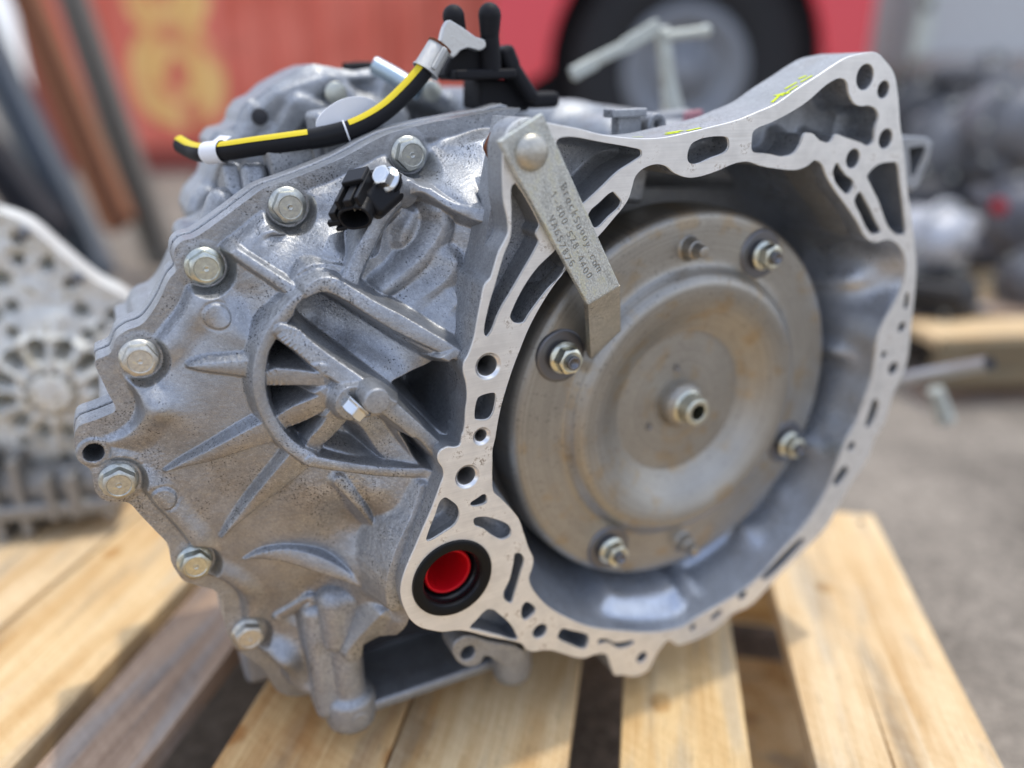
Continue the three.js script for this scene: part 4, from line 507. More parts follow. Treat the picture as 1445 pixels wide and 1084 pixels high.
// ---- black cable with a yellow stripe, white tape and a crimped lug
{
  const path = [[-0.2909,0.1749,-0.2],[-0.2859,0.1718,-0.185],[-0.2806,0.1717,-0.165],[-0.2698,0.1736,-0.15],[-0.2549,0.1764,-0.138],[-0.2357,0.1792,-0.128],[-0.2148,0.1822,-0.122],[-0.1991,0.1865,-0.118],[-0.1814,0.1952,-0.116],[-0.1673,0.206,-0.116],[-0.1577,0.2149,-0.116],[-0.1509,0.2221,-0.116]];
  const cur = new THREE.CatmullRomCurve3(path.map(V3), false, 'centripetal'), r = 0.0056;
  const cable = mesh('cable', new THREE.TubeGeometry(cur, 90, r, 18), M.blackMatt, gearbox);
  const strip = (u0, u1, a0, a1, rr, up) => { const n = 60, m = 6, pos = [], idx = [], U = V3(up); for (let i = 0; i <= n; i++) { const u = mix(u0, u1, i / n), p = cur.getPointAt(u), t = cur.getTangentAt(u), n1 = U.clone().addScaledVector(t, -U.dot(t)).normalize(), n2 = new THREE.Vector3().crossVectors(t, n1); for (let j = 0; j <= m; j++) { const a = mix(a0, a1, j / m); pos.push(...p.clone().addScaledVector(n1, Math.cos(a) * rr).addScaledVector(n2, Math.sin(a) * rr).toArray()); } } for (let i = 0; i < n; i++) for (let j = 0; j < m; j++) { const a = i * (m + 1) + j; idx.push(a, a + 1, a + m + 1, a + m + 1, a + 1, a + m + 2); } const g = new THREE.BufferGeometry(); g.setAttribute('position', new THREE.Float32BufferAttribute(pos, 3)); g.setAttribute('uv', new THREE.Float32BufferAttribute(new Float32Array(pos.length / 3 * 2), 2)); g.setIndex(idx); g.computeVertexNormals(); return g; };
  const up = [-0.25, 0.8, 0.5];
  mesh('yellow_stripe', strip(0.0, 0.2, -0.45, 0.45, r + 0.0003, up), M.yellow, cable); mesh('yellow_stripe', strip(0.27, 0.55, -0.45, 0.45, r + 0.0003, up), M.yellow, cable); mesh('yellow_stripe', strip(0.68, 0.985, -0.45, 0.45, r + 0.0003, up), M.yellow, cable);
  const sleeve = (u0, u1, rr) => tube(Array.from({ length: 8 }, (_, i) => cur.getPointAt(mix(u0, u1, i / 7)).toArray()), rr, 16, 18);
  mesh('white_tape', merge([sleeve(0.2, 0.27, r + 0.0011), beam(cur.getPointAt(0.235).add(new THREE.Vector3(0, 0.004, 0)).toArray(), cur.getPointAt(0.235).add(new THREE.Vector3(0.008, 0.009, -0.004)).toArray(), 0.012, 0.001, 0.0004)]), M.white, cable);
  mesh('black_tape', sleeve(0.55, 0.665, r + 0.0006), M.black, cable);
  const fl = [[-220.5,188],[-218.3,193.2],[-210.1,199.8],[-200.4,203.7],[-189,204],[-179.5,199.9],[-174.2,197.4],[-189.2,188.6],[-198.3,185.5],[-211.6,183],[-216.3,183.1]]; mesh('paper_flag', extr(smooth(fl, 3), -126, -124.8, 0.2), M.white, cable);
  const tie = lathe([[r * 1000 + 0.4, -0.5], [r * 1000 + 1, -0.5], [r * 1000 + 1, 0.5], [r * 1000 + 0.4, 0.5]], 24); { const u = 0.665, q = new THREE.Quaternion().setFromUnitVectors(new THREE.Vector3(0, 0, 1), cur.getTangentAt(u)); tie.applyQuaternion(q); tie.translate(...cur.getPointAt(u).toArray()); } mesh('clear_tie', tie, M.white, cable);
  const A = [-0.1529,0.2185,-0.116], B = [-0.1431,0.2326,-0.116], mid = (k) => A.map((a, i) => mix(a, B[i], k));
  const crimpM = std({ color: lin(0.55, 0.55, 0.53), metalness: 0.95, roughness: 0.38, bumpMap: castBump, bumpScale: 0.0002 });
  mesh('crimp', merge([bar(A, B, 0.008, 0.0074, 28), bar(A, mid(0.06), 0.0088, 0.0088, 28), beam(mid(0.08).map((a, i) => a + [0.0012, 0, 0.0075][i]), mid(0.95).map((a, i) => a + [0.0012, 0, 0.0075][i]), 0.0035, 0.003, 0.001, [0, 0, 1])]), crimpM, cable);
  mesh('rust_ring', bar(mid(0.98), mid(1.06), 0.0078, 0.0078, 24), M.rust, cable);
  const plate = [[-143,231.7],[-141.7,240.8],[-138.8,246.3],[-136,247.6],[-119.2,238.6],[-113.4,237.1],[-112.5,233.1],[-117.4,230.6],[-124.1,232.1],[-129.9,230.4],[-134.7,226.3],[-138.4,228.6]]; mesh('lug_plate', extr(smooth(plate, 2), -119, -114, 0.8), crimpM, cable);
}
// ---- black plastic holder
{
  const z = -128; const body = [[-135,217.1],[-130.8,226.7],[-123.8,232.6],[-114.9,235.3],[-108,232.9],[-103.9,235.5],[-98.8,233.9],[-95.9,222.9],[-96.9,216.1],[-104.2,214.3],[-129.2,214.2]];
  mesh('cable_holder', merge([extr(smooth(body, 3), -150, -128, 2), bar([-0.129,0.2502,-0.126], [-0.1239,0.2335,-0.13], 0.0068, 0.006, 20), bar([-0.107,0.2513,-0.12], [-0.1062,0.2401,-0.122], 0.0072, 0.006, 20), bar([-0.1062,0.2401,-0.122], [-0.1035,0.2194,-0.126], 0.006, 0.007, 20), new THREE.SphereGeometry(0.0072, 18, 12).translate(...[-0.107,0.2517,-0.12]), new THREE.SphereGeometry(0.0068, 18, 12).translate(...[-0.129,0.2506,-0.126]),
    beam([-0.0938,0.2342,-0.132], [-0.0866,0.2196,-0.132], 0.011, 0.02, 0.004, [0, 0, 1]), beam([-0.0887,0.2231,-0.132], [-0.0714,0.201,-0.132], 0.0095, 0.02, 0.004, [0, 0, 1]), beam([-0.0747,0.201,-0.132], [-0.0514,0.2017,-0.132], 0.0105, 0.016, 0.004, [0, 0, 1]), beam([-0.1077,0.2055,-0.15], [-0.0692,0.2035,-0.15], 0.02, 0.03, 0.003, [0, 0, 1]), beam([-0.1316,0.2168,-0.134], [-0.0877,0.2179,-0.134], 0.006, 0.03, 0.002, [0, 0, 1])]), M.blackMatt, gearbox);
}
// ---- shift lever, bosses and brackets behind the bell
{
  const pale = std({ color: lin(0.66, 0.69, 0.63), metalness: 0.5, roughness: 0.6, map: castCol });
  const lv = mesh('shift_lever', merge([beam([0.1618,0.2632,-0.3], [0.1811,0.1844,-0.3], 0.014, 0.012, 0.004, [0, 0, 1]), beam([0.1553,0.264,-0.296], [0.1186,0.2449,-0.3], 0.014, 0.006, 0.002, [0, 0, 1]), beam([0.1217,0.2462,-0.3], [0.0843,0.2308,-0.3], 0.011, 0.006, 0.002, [0, 0, 1]), beam([0.089,0.2321,-0.3], [0.0615,0.2196,-0.3], 0.013, 0.008, 0.003, [0, 0, 1]), bar([0.1604,0.2543,-0.296], [0.2117,0.2606,-0.296], 0.0048, 0.0048, 16), new THREE.SphereGeometry(0.0062, 16, 12).translate(...[0.2117,0.2606,-0.296]), bar([0.1751,0.2111,-0.3], [0.1832,0.1809,-0.3], 0.008, 0.012, 24)]), pale, gearbox);
  mesh('range_switch', merge([bar([0.0673,0.169,-0.15], [0.0638,0.1913,-0.15], 0.017, 0.014, 28), beam([0.049,0.1811,-0.15], [0.0814,0.1826,-0.15], 0.012, 0.03, 0.004, [0, 0, 1])]), std({ color: lin(0.3, 0.31, 0.32), metalness: 0.4, roughness: 0.6 }), gearbox);
  mesh('cast_dome', merge([new THREE.SphereGeometry(0.03, 28, 18).scale(1.4, 0.8, 1).translate(...[-0.0071,0.1769,-0.19]), bar([-0.0764,0.1805,-0.15], [-0.0742,0.1923,-0.15], 0.014, 0.011, 24), bar([0.0196,0.1736,-0.19], [0.0199,0.1951,-0.19], 0.012, 0.01, 24)]), M.castPlain, gearbox);
  mesh('pink_tag', beam([0.0446,0.1868,-0.11], [0.0602,0.1885,-0.11], 0.012, 0.006, 0.002, [0, 0, 1]), std({ color: lin(0.45, 0.22, 0.24), roughness: 0.7 }), gearbox);
  mesh('case_bracket', merge([beam([-0.0554,0.1945,-0.06], [-0.0299,0.195,-0.06], 0.005, 0.012, 0.001, [0, 0, 1]), beam([-0.0389,0.1942,-0.064], [-0.0377,0.1749,-0.064], 0.018, 0.01, 0.002, [0, 0, 1])]), M.castPlain, gearbox);
  const bo = [-0.0209,0.1874,-0.055]; mesh('case_boss', lathe([[0.05, -6], [3, -6], [3, 0], [6.4, 0], [7.4, -1], [7.6, -40]], 32).translate(...bo), M.castPlain, gearbox); mesh('boss_stem', beam([bo[0] - 0.002, bo[1] - 0.002, bo[2] - 0.02], [bo[0] - 0.008, bo[1] - 0.05, bo[2] - 0.02], 0.018, 0.02, 0.004, [0, 0, 1]), M.castPlain, gearbox);
  mesh('vent_cap', merge([bar([0.0526,0.1849,-0.08], [0.0508,0.1939,-0.08], 0.006, 0.0055, 20)]), M.blackMatt, gearbox);
  mesh('case_roof', merge([beam([-0.1073,0.1823,-0.24], [0.0673,0.1608,-0.24], 0.06, 0.14, 0.02, [0, 0, 1]), beam([-0.0325,0.167,-0.19], [0.1883,0.1539,-0.19], 0.05, 0.18, 0.02, [0, 0, 1])]), M.castPlain, gearbox);
  const er = [[190.7,175.3],[220.3,174],[227.8,170.7],[228,159.3],[221,138.4],[214.7,134.5],[203.7,139.4]], hi = [[199.7,168],[216.8,169.5],[221.5,167.3],[220.2,160.6],[213.9,146.2],[208.7,144.4]]; mesh('side_ear', merge([extr(er, -70, -40, 1.2, [hi]), extr(er, -74, -70, 0)]), M.castPlain, gearbox);
  const pp = [[0.4609,-0.1402,-0.23],[0.4565,-0.1041,-0.17],[0.4538,-0.0801,-0.125],[0.4399,-0.056,-0.08]]; const pipe = mesh('breather_pipe', tube(pp, 0.0074, 30, 20), std({ color: lin(0.52, 0.54, 0.55), metalness: 0.85, roughness: 0.5 }), gearbox);
  { const e = V3(pp[3]), d = e.clone().sub(V3(pp[2])).normalize(); mesh('pipe_bore', bar(e.clone().addScaledVector(d, -0.004).toArray(), e.clone().addScaledVector(d, 0.0003).toArray(), 0.0056, 0.0056, 20), M.dark, pipe); }
  mesh('white_cap', bar([0.4854,-0.1217,-0.16], [0.5028,-0.1612,-0.15], 0.0086, 0.0104, 24), std({ color: lin(0.42, 0.44, 0.4), roughness: 0.6 }), gearbox);
}
// ================================================================ BEHIND THE GEARBOX
const FACE = Math.atan2(-0.452, 0.892); // yaw of things that look towards the viewer
const place = (o, p, dyaw = 0) => { o.position.set(...p); o.rotation.y = FACE + dyaw; return o; };
const mottle = dataTex(512, 512, (u, v, i, j) => { const m = tn((a, b) => fbm(a * 10, b * 10, 3.3, 5), u, v), d = sstep(0.08, 0.26, m); const c = 0.93 - 0.2 * d + m * 0.2; return [c, c * (1 - d * 0.04), c * (1 - d * 0.12)]; }, true, 1 / 0.14, 1 / 0.14);
M.creamCast = std({ color: lin(0.8, 0.8, 0.75), metalness: 0.25, roughness: 0.6, map: mottle });
M.greyCast = std({ color: lin(0.26, 0.265, 0.28), metalness: 0.6, roughness: 0.6, map: castCol });
{ // spare gearbox on the left, its perforated bell face towards us
  const g = place(thing('spare_gearbox', 'cream cast gearbox with a perforated round end, standing on the pallet at the far left', 'gearbox'), [-0.4181,-0.0696,-0.4754], 0.22); g.scale.setScalar(0.905);
  const k = 0.78, px = (a, b) => [(a - 80) * k, (548 - b) * k];
  const o = [[-60, 215], [0, 250], [32, 292], [80, 316], [112, 354], [150, 398], [186, 425], [194, 450], [188, 480], [168, 510], [176, 560], [168, 610], [150, 655], [118, 700], [60, 720], [-20, 730], [-80, 700], [-100, 540], [-90, 400]].map((p) => px(...p));
  const oo = smooth(o, 3), pit = [];
  for (let i = 0; i < 12; i++) { const q = (i / 12) * 2 * Math.PI + 0.15; pit.push([44 * Math.cos(q), 44 * Math.sin(q), 7.5], [52 * Math.cos(q), 52 * Math.sin(q), 8.5]); if (i % 2) pit.push([72 * Math.cos(q + 0.26), 72 * Math.sin(q + 0.26), 7]); pit.push([24 * Math.cos(q * 1), 24 * Math.sin(q), 3.2]); }
  for (let i = 0; i < 14; i++) { const a = rnd() * 250 - 60, b = 300 + rnd() * 400, c = px(a, b); if (Math.hypot(...c) > 62) pit.push([c[0], c[1], 3 + rnd() * 5]); }
  for (const [a, b, r] of [[20, 320, 9], [70, 340, 6], [-10, 300, 9], [45, 430, 7], [130, 440, 8], [160, 500, 6], [30, 690, 8], [70, 660, 7], [130, 600, 8], [140, 560, 5], [38, 392, 8], [64, 368, 6], [98, 376, 7], [122, 402, 6], [10, 360, 8], [168, 450, 7], [20, 440, 9], [150, 620, 7], [110, 680, 7], [172, 540, 6]]) { const c = px(a, b); pit.push([c[0], c[1], r]); }
  mesh('perforated_face', field(oo, 1.3, (x, y, s) => { const r = Math.hypot(x, y), th = Math.atan2(y, x); let h = 34 * Math.exp(-(r * r) / 5200) - 12; h += 4 * fbm(x * 0.06, y * 0.06, 9, 3) + 5 * Math.pow(Math.abs(Math.cos(th * 6 + 0.9 + 0.5 * fbm(x * 0.02, y * 0.02, 4, 2))), 8) * sstep(28, 36, r) * (1 - sstep(84, 92, r)); h += 3 * (1 - sstep(20, 22, r)) + 4 * (1 - sstep(1.5, 4, Math.abs(r - 60))); h = mix(h, -8, 1 - sstep(4, 12, -s)); for (const p of pit) { const d = Math.hypot(x - p[0], y - p[1]) / p[2]; if (d < 1.4) h = mix(h - 24, h, sstep(0.7, 1.15, d)); } return h + 1.5 * fbm(x * 0.05, y * 0.05, 3, 3); }, -40), M.creamCast, g);
  for (let i = 0; i < 12; i++) { const q = oo[Math.floor(i * oo.length / 12)]; const b = mesh('rim_bolt', hexHead(9, 5, 6, 1.5, 0.3), M.greyCast, g); b.position.set(q[0] * 0.93 / 1000, q[1] * 0.93 / 1000, -0.007); }
  const darkCast = std({ color: lin(0.36, 0.35, 0.33), metalness: 0.4, roughness: 0.6, map: castCol });
  mesh('gearbox_body', merge([new RoundedBoxGeometry(0.2, 0.17, 0.16, 4, 0.05).translate(-0.06, -0.03, -0.13), new RoundedBoxGeometry(0.2, 0.09, 0.12, 4, 0.02).translate(-0.06, -0.1, -0.1)]), M.creamCast, g);
  mesh('lower_case', merge([bar([-0.12, -0.108, 0.004], [0.04, -0.112, 0.004], 0.02, 0.026, 24), new RoundedBoxGeometry(0.19, 0.018, 0.14, 3, 0.006).translate(-0.05, -0.13, -0.03), new RoundedBoxGeometry(0.16, 0.02, 0.12, 3, 0.006).translate(-0.06, -0.149, -0.05)]), darkCast, g);
  for (let i = 0; i < 6; i++) mesh('case_rib', new RoundedBoxGeometry(0.007 + 0.008 * rnd(), 0.05 + 0.06 * rnd(), 0.05, 2, 0.002).translate(-0.11 + i * 0.029 + 0.008 * rnd(), -0.115, 0.008 + 0.012 * rnd()), darkCast, g);
}
// ---- red shipping container with a yellow painted figure
{
  const g = place(thing('shipping_container', 'faded red corrugated shipping container with a yellow painted figure', 'container'), [0.9725,-0.3441,-5.2338], 0.0); g.position.y = -0.345;
  const W = 4.2, X0 = -1.75, Hh = 2.6, pos = [], prof = []; let x = X0, i = 0;
  while (x < X0 + W) { const s = [[0, 0], [0.07, 0], [0.11, -0.036], [0.18, -0.036], [0.22, 0]]; for (const q of s) prof.push([x + q[0], q[1]]); x += 0.278; }
  const poly = prof.map((p) => [p[0] * 1000, p[1] * 1000]); const back = [...prof].reverse().map((p) => [p[0] * 1000, p[1] * 1000 - 6]);
  const wall = extr([...poly, ...back], 150, 2450, 0); wall.rotateX(-Math.PI / 2);
  { const p = wall.attributes.position, uv = wall.attributes.uv; for (let k = 0; k < p.count; k++) { p.setZ(k, -p.getZ(k)); uv.setXY(k, (p.getX(k) - X0) / W, p.getY(k) / Hh); } wall.computeVertexNormals(); }
  const cv = document.createElement('canvas'); cv.width = 1024; cv.height = 640; const c = cv.getContext('2d'); const sx = 1024 / W, sy = 640 / Hh;
  c.fillStyle = '#000'; c.fillRect(0, 0, 1024, 640); c.fillStyle = '#fff'; c.textAlign = 'center'; c.textBaseline = 'middle'; c.font = 'bold ' + Math.round(1.5 * sy) + 'px sans-serif'; c.save(); c.translate((-0.9 - X0) * sx, 640 - 0.86 * sy); c.scale(0.78, 1); c.lineWidth = 22; c.strokeStyle = '#fff'; c.fillText('8', 0, 0); c.strokeText('8', 0, 0); c.restore();
  const im = c.getImageData(0, 0, 1024, 640).data;
  const tex = dataTex(1024, 640, (u, v, a, b) => { const y = im[4 * ((639 - b) * 1024 + a)] / 255 * sstep(-0.45, 0.0, fbm(u * 14, v * 10, 3, 4)); const m = fbm(u * 9, v * 5, 1, 5), d = fbm(u * 60, v * 3, 2, 3), r = sstep(0.15, 0.4, m); const red = [0.89 + m * 0.14 + d * 0.1, 0.48 + m * 0.16 + d * 0.08, 0.4 + m * 0.16 + d * 0.08], ru = [0.66, 0.36, 0.28], ye = [0.98, 0.84, 0.52]; return [0, 1, 2].map((q) => mix(mix(red[q], ru[q], r * 0.3), ye[q], y * 0.85)); }, true);
  mesh('corrugated_wall', wall, std({ map: tex, roughness: 0.7 }), g);
  const rm = std({ color: lin(0.3, 0.075, 0.055), roughness: 0.7 });
  mesh('bottom_rail', new RoundedBoxGeometry(W, 0.16, 0.12, 2, 0.01).translate(X0 + W / 2, 0.08, -0.02), rm, g); mesh('top_rail', new RoundedBoxGeometry(W, 0.12, 0.12, 2, 0.01).translate(X0 + W / 2, 2.52, -0.02), rm, g); mesh('corner_post', new RoundedBoxGeometry(0.16, 2.6, 0.16, 2, 0.01).translate(X0 - 0.06, 1.3, -0.03), rm, g);
  mesh('container_box', new RoundedBoxGeometry(W, 2.5, 2.2, 2, 0.02).translate(X0 + W / 2, 1.3, -1.2), rm, g);
}
// ---- red truck with its wheel
{
  const d = 4.3, g = place(thing('red_truck', 'bright red truck behind the gearbox, showing one large black tyre under its wheel arch', 'truck'), [2.5247,-0.2311,-3.1731], -0.06); g.position.y = -0.345;
  const R = 630, paint = new THREE.MeshPhysicalMaterial({ side: THREE.DoubleSide, color: lin(0.78, 0.016, 0.035), roughness: 0.35, clearcoat: 1, clearcoatRoughness: 0.1 });
  const arch = []; for (let i = 0; i <= 24; i++) { const a = Math.PI - (i / 24) * Math.PI; arch.push([-30 + 725 * Math.cos(a), R + 725 * Math.sin(a)]); }
  mesh('fender', extr([[-1060, 450], ...arch.map((p) => [p[0], Math.max(p[1], 450)]), [930, 450], [930, 1700], [-1060, 1700]], -60, 0, 12), paint, g);
  mesh('wheel_well', merge([new RoundedBoxGeometry(1.9, 1.3, 0.1, 2, 0.02).translate(-0.05, 0.95, -0.65), new RoundedBoxGeometry(1.9, 0.05, 0.6, 2, 0.02).translate(-0.05, 1.5, -0.36)]), M.blackMatt, g);
  const w = mesh('wheel', lathe(smoothOpen([[330, 20, 0], [360, 60, 0], [420, 90, 0], [520, 100, 0], [590, 80, 0], [R, 40, 0], [R, -140, 0], [590, -190, 0], [360, -190, 0]], 4).map((p) => [p[0], p[1]]), 64).translate(0, R / 1000, -0.2), std({ color: lin(0.035, 0.035, 0.036), roughness: 0.85 }), g);
  const tr = []; for (let i = 0; i < 44; i++) { const a = (i / 44) * 2 * Math.PI; tr.push(new RoundedBoxGeometry(0.05, 0.03, 0.2, 1, 0.005).rotateZ(a + Math.PI / 2).translate(R / 1000 * Math.cos(a), R / 1000 * (1 + Math.sin(a)), -0.25)); } mesh('tread', merge(tr), std({ color: lin(0.03, 0.03, 0.03), roughness: 0.9 }), w);
  mesh('rim', lathe([[0.5, 40], [80, 45], [95, 10], [180, -20], [230, -10], [250, 20], [270, 40], [345, 50], [350, 0]], 48).translate(0, R / 1000, -0.2), std({ color: lin(0.25, 0.265, 0.285), metalness: 0.4, roughness: 0.5 }), w);
  for (let i = 0; i < 8; i++) { const a = (i / 8) * 2 * Math.PI; const b = mesh('wheel_nut', hexHead(32, 30, 20, 4, 1), M.greyCast, w); b.position.set(0.15 * Math.cos(a), R / 1000 + 0.15 * Math.sin(a), -0.2); }
}
// ---- pale van at the upper right
{
  const g = place(thing('white_van', 'dirty white van at the upper right behind the heap of gearboxes', 'van'), [4.3883,-0.2619,-2.5763], -0.1); g.position.y = -0.345;
  const pm = std({ color: lin(0.72, 0.74, 0.74), roughness: 0.45, map: castCol });
  mesh('body', new RoundedBoxGeometry(2.2, 1.7, 3.4, 4, 0.12).translate(0.45, 1.42, -1.7), pm, g); mesh('bumper', new RoundedBoxGeometry(2.1, 0.2, 0.2, 3, 0.06).translate(0.45, 0.62, 0.02), std({ color: lin(0.3, 0.26, 0.23), roughness: 0.7 }), g);
  mesh('rear_window', new RoundedBoxGeometry(1.5, 0.5, 0.02, 2, 0.008).translate(0.55, 1.75, 0.003), std({ color: lin(0.03, 0.035, 0.04), roughness: 0.1 }), g);
  mesh('corner_strip', new RoundedBoxGeometry(0.09, 1.35, 0.05, 3, 0.02).translate(-0.56, 1.25, 0.02), std({ color: lin(0.62, 0.66, 0.58), roughness: 0.5 }), g); for (const y of [0.98, 1.12, 1.3]) mesh('tail_light', new RoundedBoxGeometry(0.05, 0.06, 0.03, 2, 0.01).translate(-0.56, y, 0.045), M.dark, g);
  for (const x of [-0.35, 1.25]) mesh('wheel', lathe([[60, 60], [200, 90], [300, 80], [330, 40], [330, -90], [200, -100]], 40).rotateY(Math.PI / 2).translate(x, 0.33, -0.6), M.blackMatt, g); mesh('underside', new RoundedBoxGeometry(1.9, 0.3, 3, 2, 0.05).translate(0.45, 0.45, -1.6), M.dark, g);
}
// ---- heap of grey gearboxes on the right and the pallet that carries them
function heapBox(name, label, p, yaw, sc, mat, v) {
  const g = place(thing(name, label, 'gearbox', undefined), p, yaw); g.scale.setScalar(sc);
  mesh('case', merge([lathe(smoothOpen([[0.5, 60, 0], [40, 58, 0], [70, 45, 0], [88, 20, 0], [95, 0, 0], [120, -4, 0], [122, -16, 0], [100, -20, 0], [90, -120, 0], [60, -150, 0]], 3).map((q) => [q[0], q[1]]), 40), new RoundedBoxGeometry(0.2, 0.09, 0.16, 3, 0.02).translate(0.03 * v, -0.07, -0.07), bar([0.09 * v, 0.05, -0.12], [0.09 * v, 0.05, 0.03], 0.034, 0.03, 24)]), mat, g);
  for (let i = 0; i < 9; i++) { const a = (i / 9) * 2 * Math.PI + v; const b = mesh('bolt', hexHead(11, 7, 8, 2, 0.3), M.zinc, g); b.position.set(0.112 * Math.cos(a), 0.112 * Math.sin(a), -0.004); mesh('rib', beam([0.05 * Math.cos(a + 0.3), 0.05 * Math.sin(a + 0.3), 0.05], [0.095 * Math.cos(a + 0.3), 0.095 * Math.sin(a + 0.3), 0.004], 0.007, 0.014, 0.003, [0, 0, 1]), mat, g); }
  mesh('shaft', bar([0, 0, 0.05], [0, 0, 0.09], 0.016, 0.013, 24), M.darkSteel, g);
  return g;
}
const hb = (p, q) => p;
heapBox('stacked_gearbox', 'silver domed gearbox end, lowest and brightest in the heap on the right', [1.1428,-0.0891,-0.6265], 0.5, 0.72, std({ color: lin(0.62, 0.63, 0.66), metalness: 0.7, roughness: 0.5, map: castCol }), 1);
heapBox('stacked_gearbox', 'dull grey gearbox at the top of the right heap, just below the white van', [1.5452,0.0563,-0.9073], -0.5, 1.0, M.greyCast, -1);
heapBox('stacked_gearbox', 'dark grey gearbox cut off by the right edge of the photo, above the red cap', [1.5507,0.1213,-0.7525], 0.2, 1.0, M.greyCast, 1);
const lastBox = heapBox('stacked_gearbox', 'grey gearbox with a red cap at the right edge of the heap', [1.4492,-0.0668,-0.6615], -0.3, 0.8, std({ color: lin(0.2, 0.2, 0.22), metalness: 0.5, roughness: 0.6, map: castCol }), -1);
{ const c = lathe([[0.5, 22], [16, 22], [19, 18], [19, 0]], 28); mesh('red_cap', c, std({ color: lin(0.4, 0.02, 0.03), roughness: 0.5 }), lastBox).position.set(-0.075, 0.04, 0.05); }
heapBox('stacked_gearbox', 'blackened gearbox half hidden behind the silver domed one on the right', [1.3954,-0.0753,-0.8655], -0.2, 0.9, std({ color: lin(0.07, 0.07, 0.075), metalness: 0.4, roughness: 0.6, map: castCol }), 1);
heapBox('stacked_gearbox', 'black oily gearbox lowest at the right, resting on the pallet boards', [1.1419,-0.2028,-0.5773], 0.9, 0.7, std({ color: lin(0.035, 0.033, 0.032), metalness: 0.3, roughness: 0.5, map: castCol }), -1);
const heapMats = [0.1, 0.18, 0.06, 0.24].map((v) => std({ color: lin(v, v * 1.01, v * 1.06), metalness: 0.5, roughness: 0.55, map: castCol }));
heapBox('stacked_gearbox', 'charcoal gearbox right behind the small ear on the rim of the bare gearbox', [1.8633,0.1231,-1.2566], -0.5, 1.0, heapMats[0], 1);
heapBox('stacked_gearbox', 'mid grey gearbox on top of the heap, under the dark sill of the white van', [1.9528,0.1971,-1.1233], 0.4, 0.9, heapMats[1], -1);
heapBox('stacked_gearbox', 'nearly black gearbox in the middle of the heap, left of the red cap', [1.6574,-0.064,-0.9182], 0.1, 0.9, heapMats[2], 1);
heapBox('stacked_gearbox', 'light grey gearbox at the right photo edge, lowest above the pallet boards', [1.3488,-0.1747,-0.5449], -0.6, 0.62, heapMats[3], 1);
{ // steel bin that carries the rear half of the heap
  const g = place(thing('parts_bin', 'black steel parts bin under the rear gearboxes of the right heap', 'bin'), [1.9153,-0.0155,-1.0493], -0.1); g.position.y = -0.345;
  mesh('bin_wall', new RoundedBoxGeometry(0.95, 0.34, 0.55, 2, 0.01).translate(0.05, 0.18, -0.05), M.dark, g); mesh('bin_rim', new RoundedBoxGeometry(0.99, 0.03, 0.59, 2, 0.008).translate(0.05, 0.345, -0.05), M.darkSteel, g);
  for (let i = 0; i < 5; i++) mesh('bin_rib', new RoundedBoxGeometry(0.03, 0.31, 0.03, 1, 0.005).translate(-0.35 + i * 0.2, 0.17, 0.23), M.darkSteel, g);
}
// ---- leaning steel at the left edge
function steel(name, label, a, b, w, h, mat) { const o = thing(name, label, 'steel beam'); const A = V3(a); o.position.copy(A); const l = V3(b).sub(A).toArray(); const d = V3(l).normalize(), n = new THREE.Vector3(-0.45, 0.1, 0.89), s = new THREE.Vector3().crossVectors(n, d).normalize(), n2 = new THREE.Vector3().crossVectors(d, s); const off = (k, m) => [l.map((_, i) => s.getComponent(i) * k + n2.getComponent(i) * m), l.map((v, i) => v + s.getComponent(i) * k + n2.getComponent(i) * m)];
  mesh('web', beam(...off(0, 0), w, 0.008, 0.002, n2.toArray()), mat, o); for (const k of [-1, 1]) mesh('beam_flange', beam(...off(k * w / 2, h / 2), 0.009, h, 0.002, n2.toArray()), mat, o); return o; }
steel('leaning_beam', 'olive grey steel channel leaning against the red container', [-0.3567,0.5715,-2.9384], [-0.2303,-0.2877,-2.1379], 0.075, 0.05, std({ color: lin(0.17, 0.155, 0.13), roughness: 0.75, metalness: 0.3 }));
steel('leaning_beam', 'rusty orange steel channel leaning between the grey ones at the left', [-0.5031,0.6007,-2.9051], [-0.3228,-0.1673,-2.1171], 0.075, 0.05, std({ color: lin(0.32, 0.14, 0.075), roughness: 0.9, map: castCol }));
steel('leaning_beam', 'blue grey steel channel leaning at the far left edge', [-0.6246,0.4195,-2.7671], [-0.3958,-0.286,-1.9819], 0.085, 0.06, std({ color: lin(0.12, 0.135, 0.15), roughness: 0.6, metalness: 0.3 }));
steel('leaning_beam', 'black steel channel lowest of the leaning steel at the far left', [-0.727,0.1925,-2.5995], [-0.4753,-0.1675,-1.9536], 0.09, 0.06, std({ color: lin(0.03, 0.028, 0.03), roughness: 0.7 }));

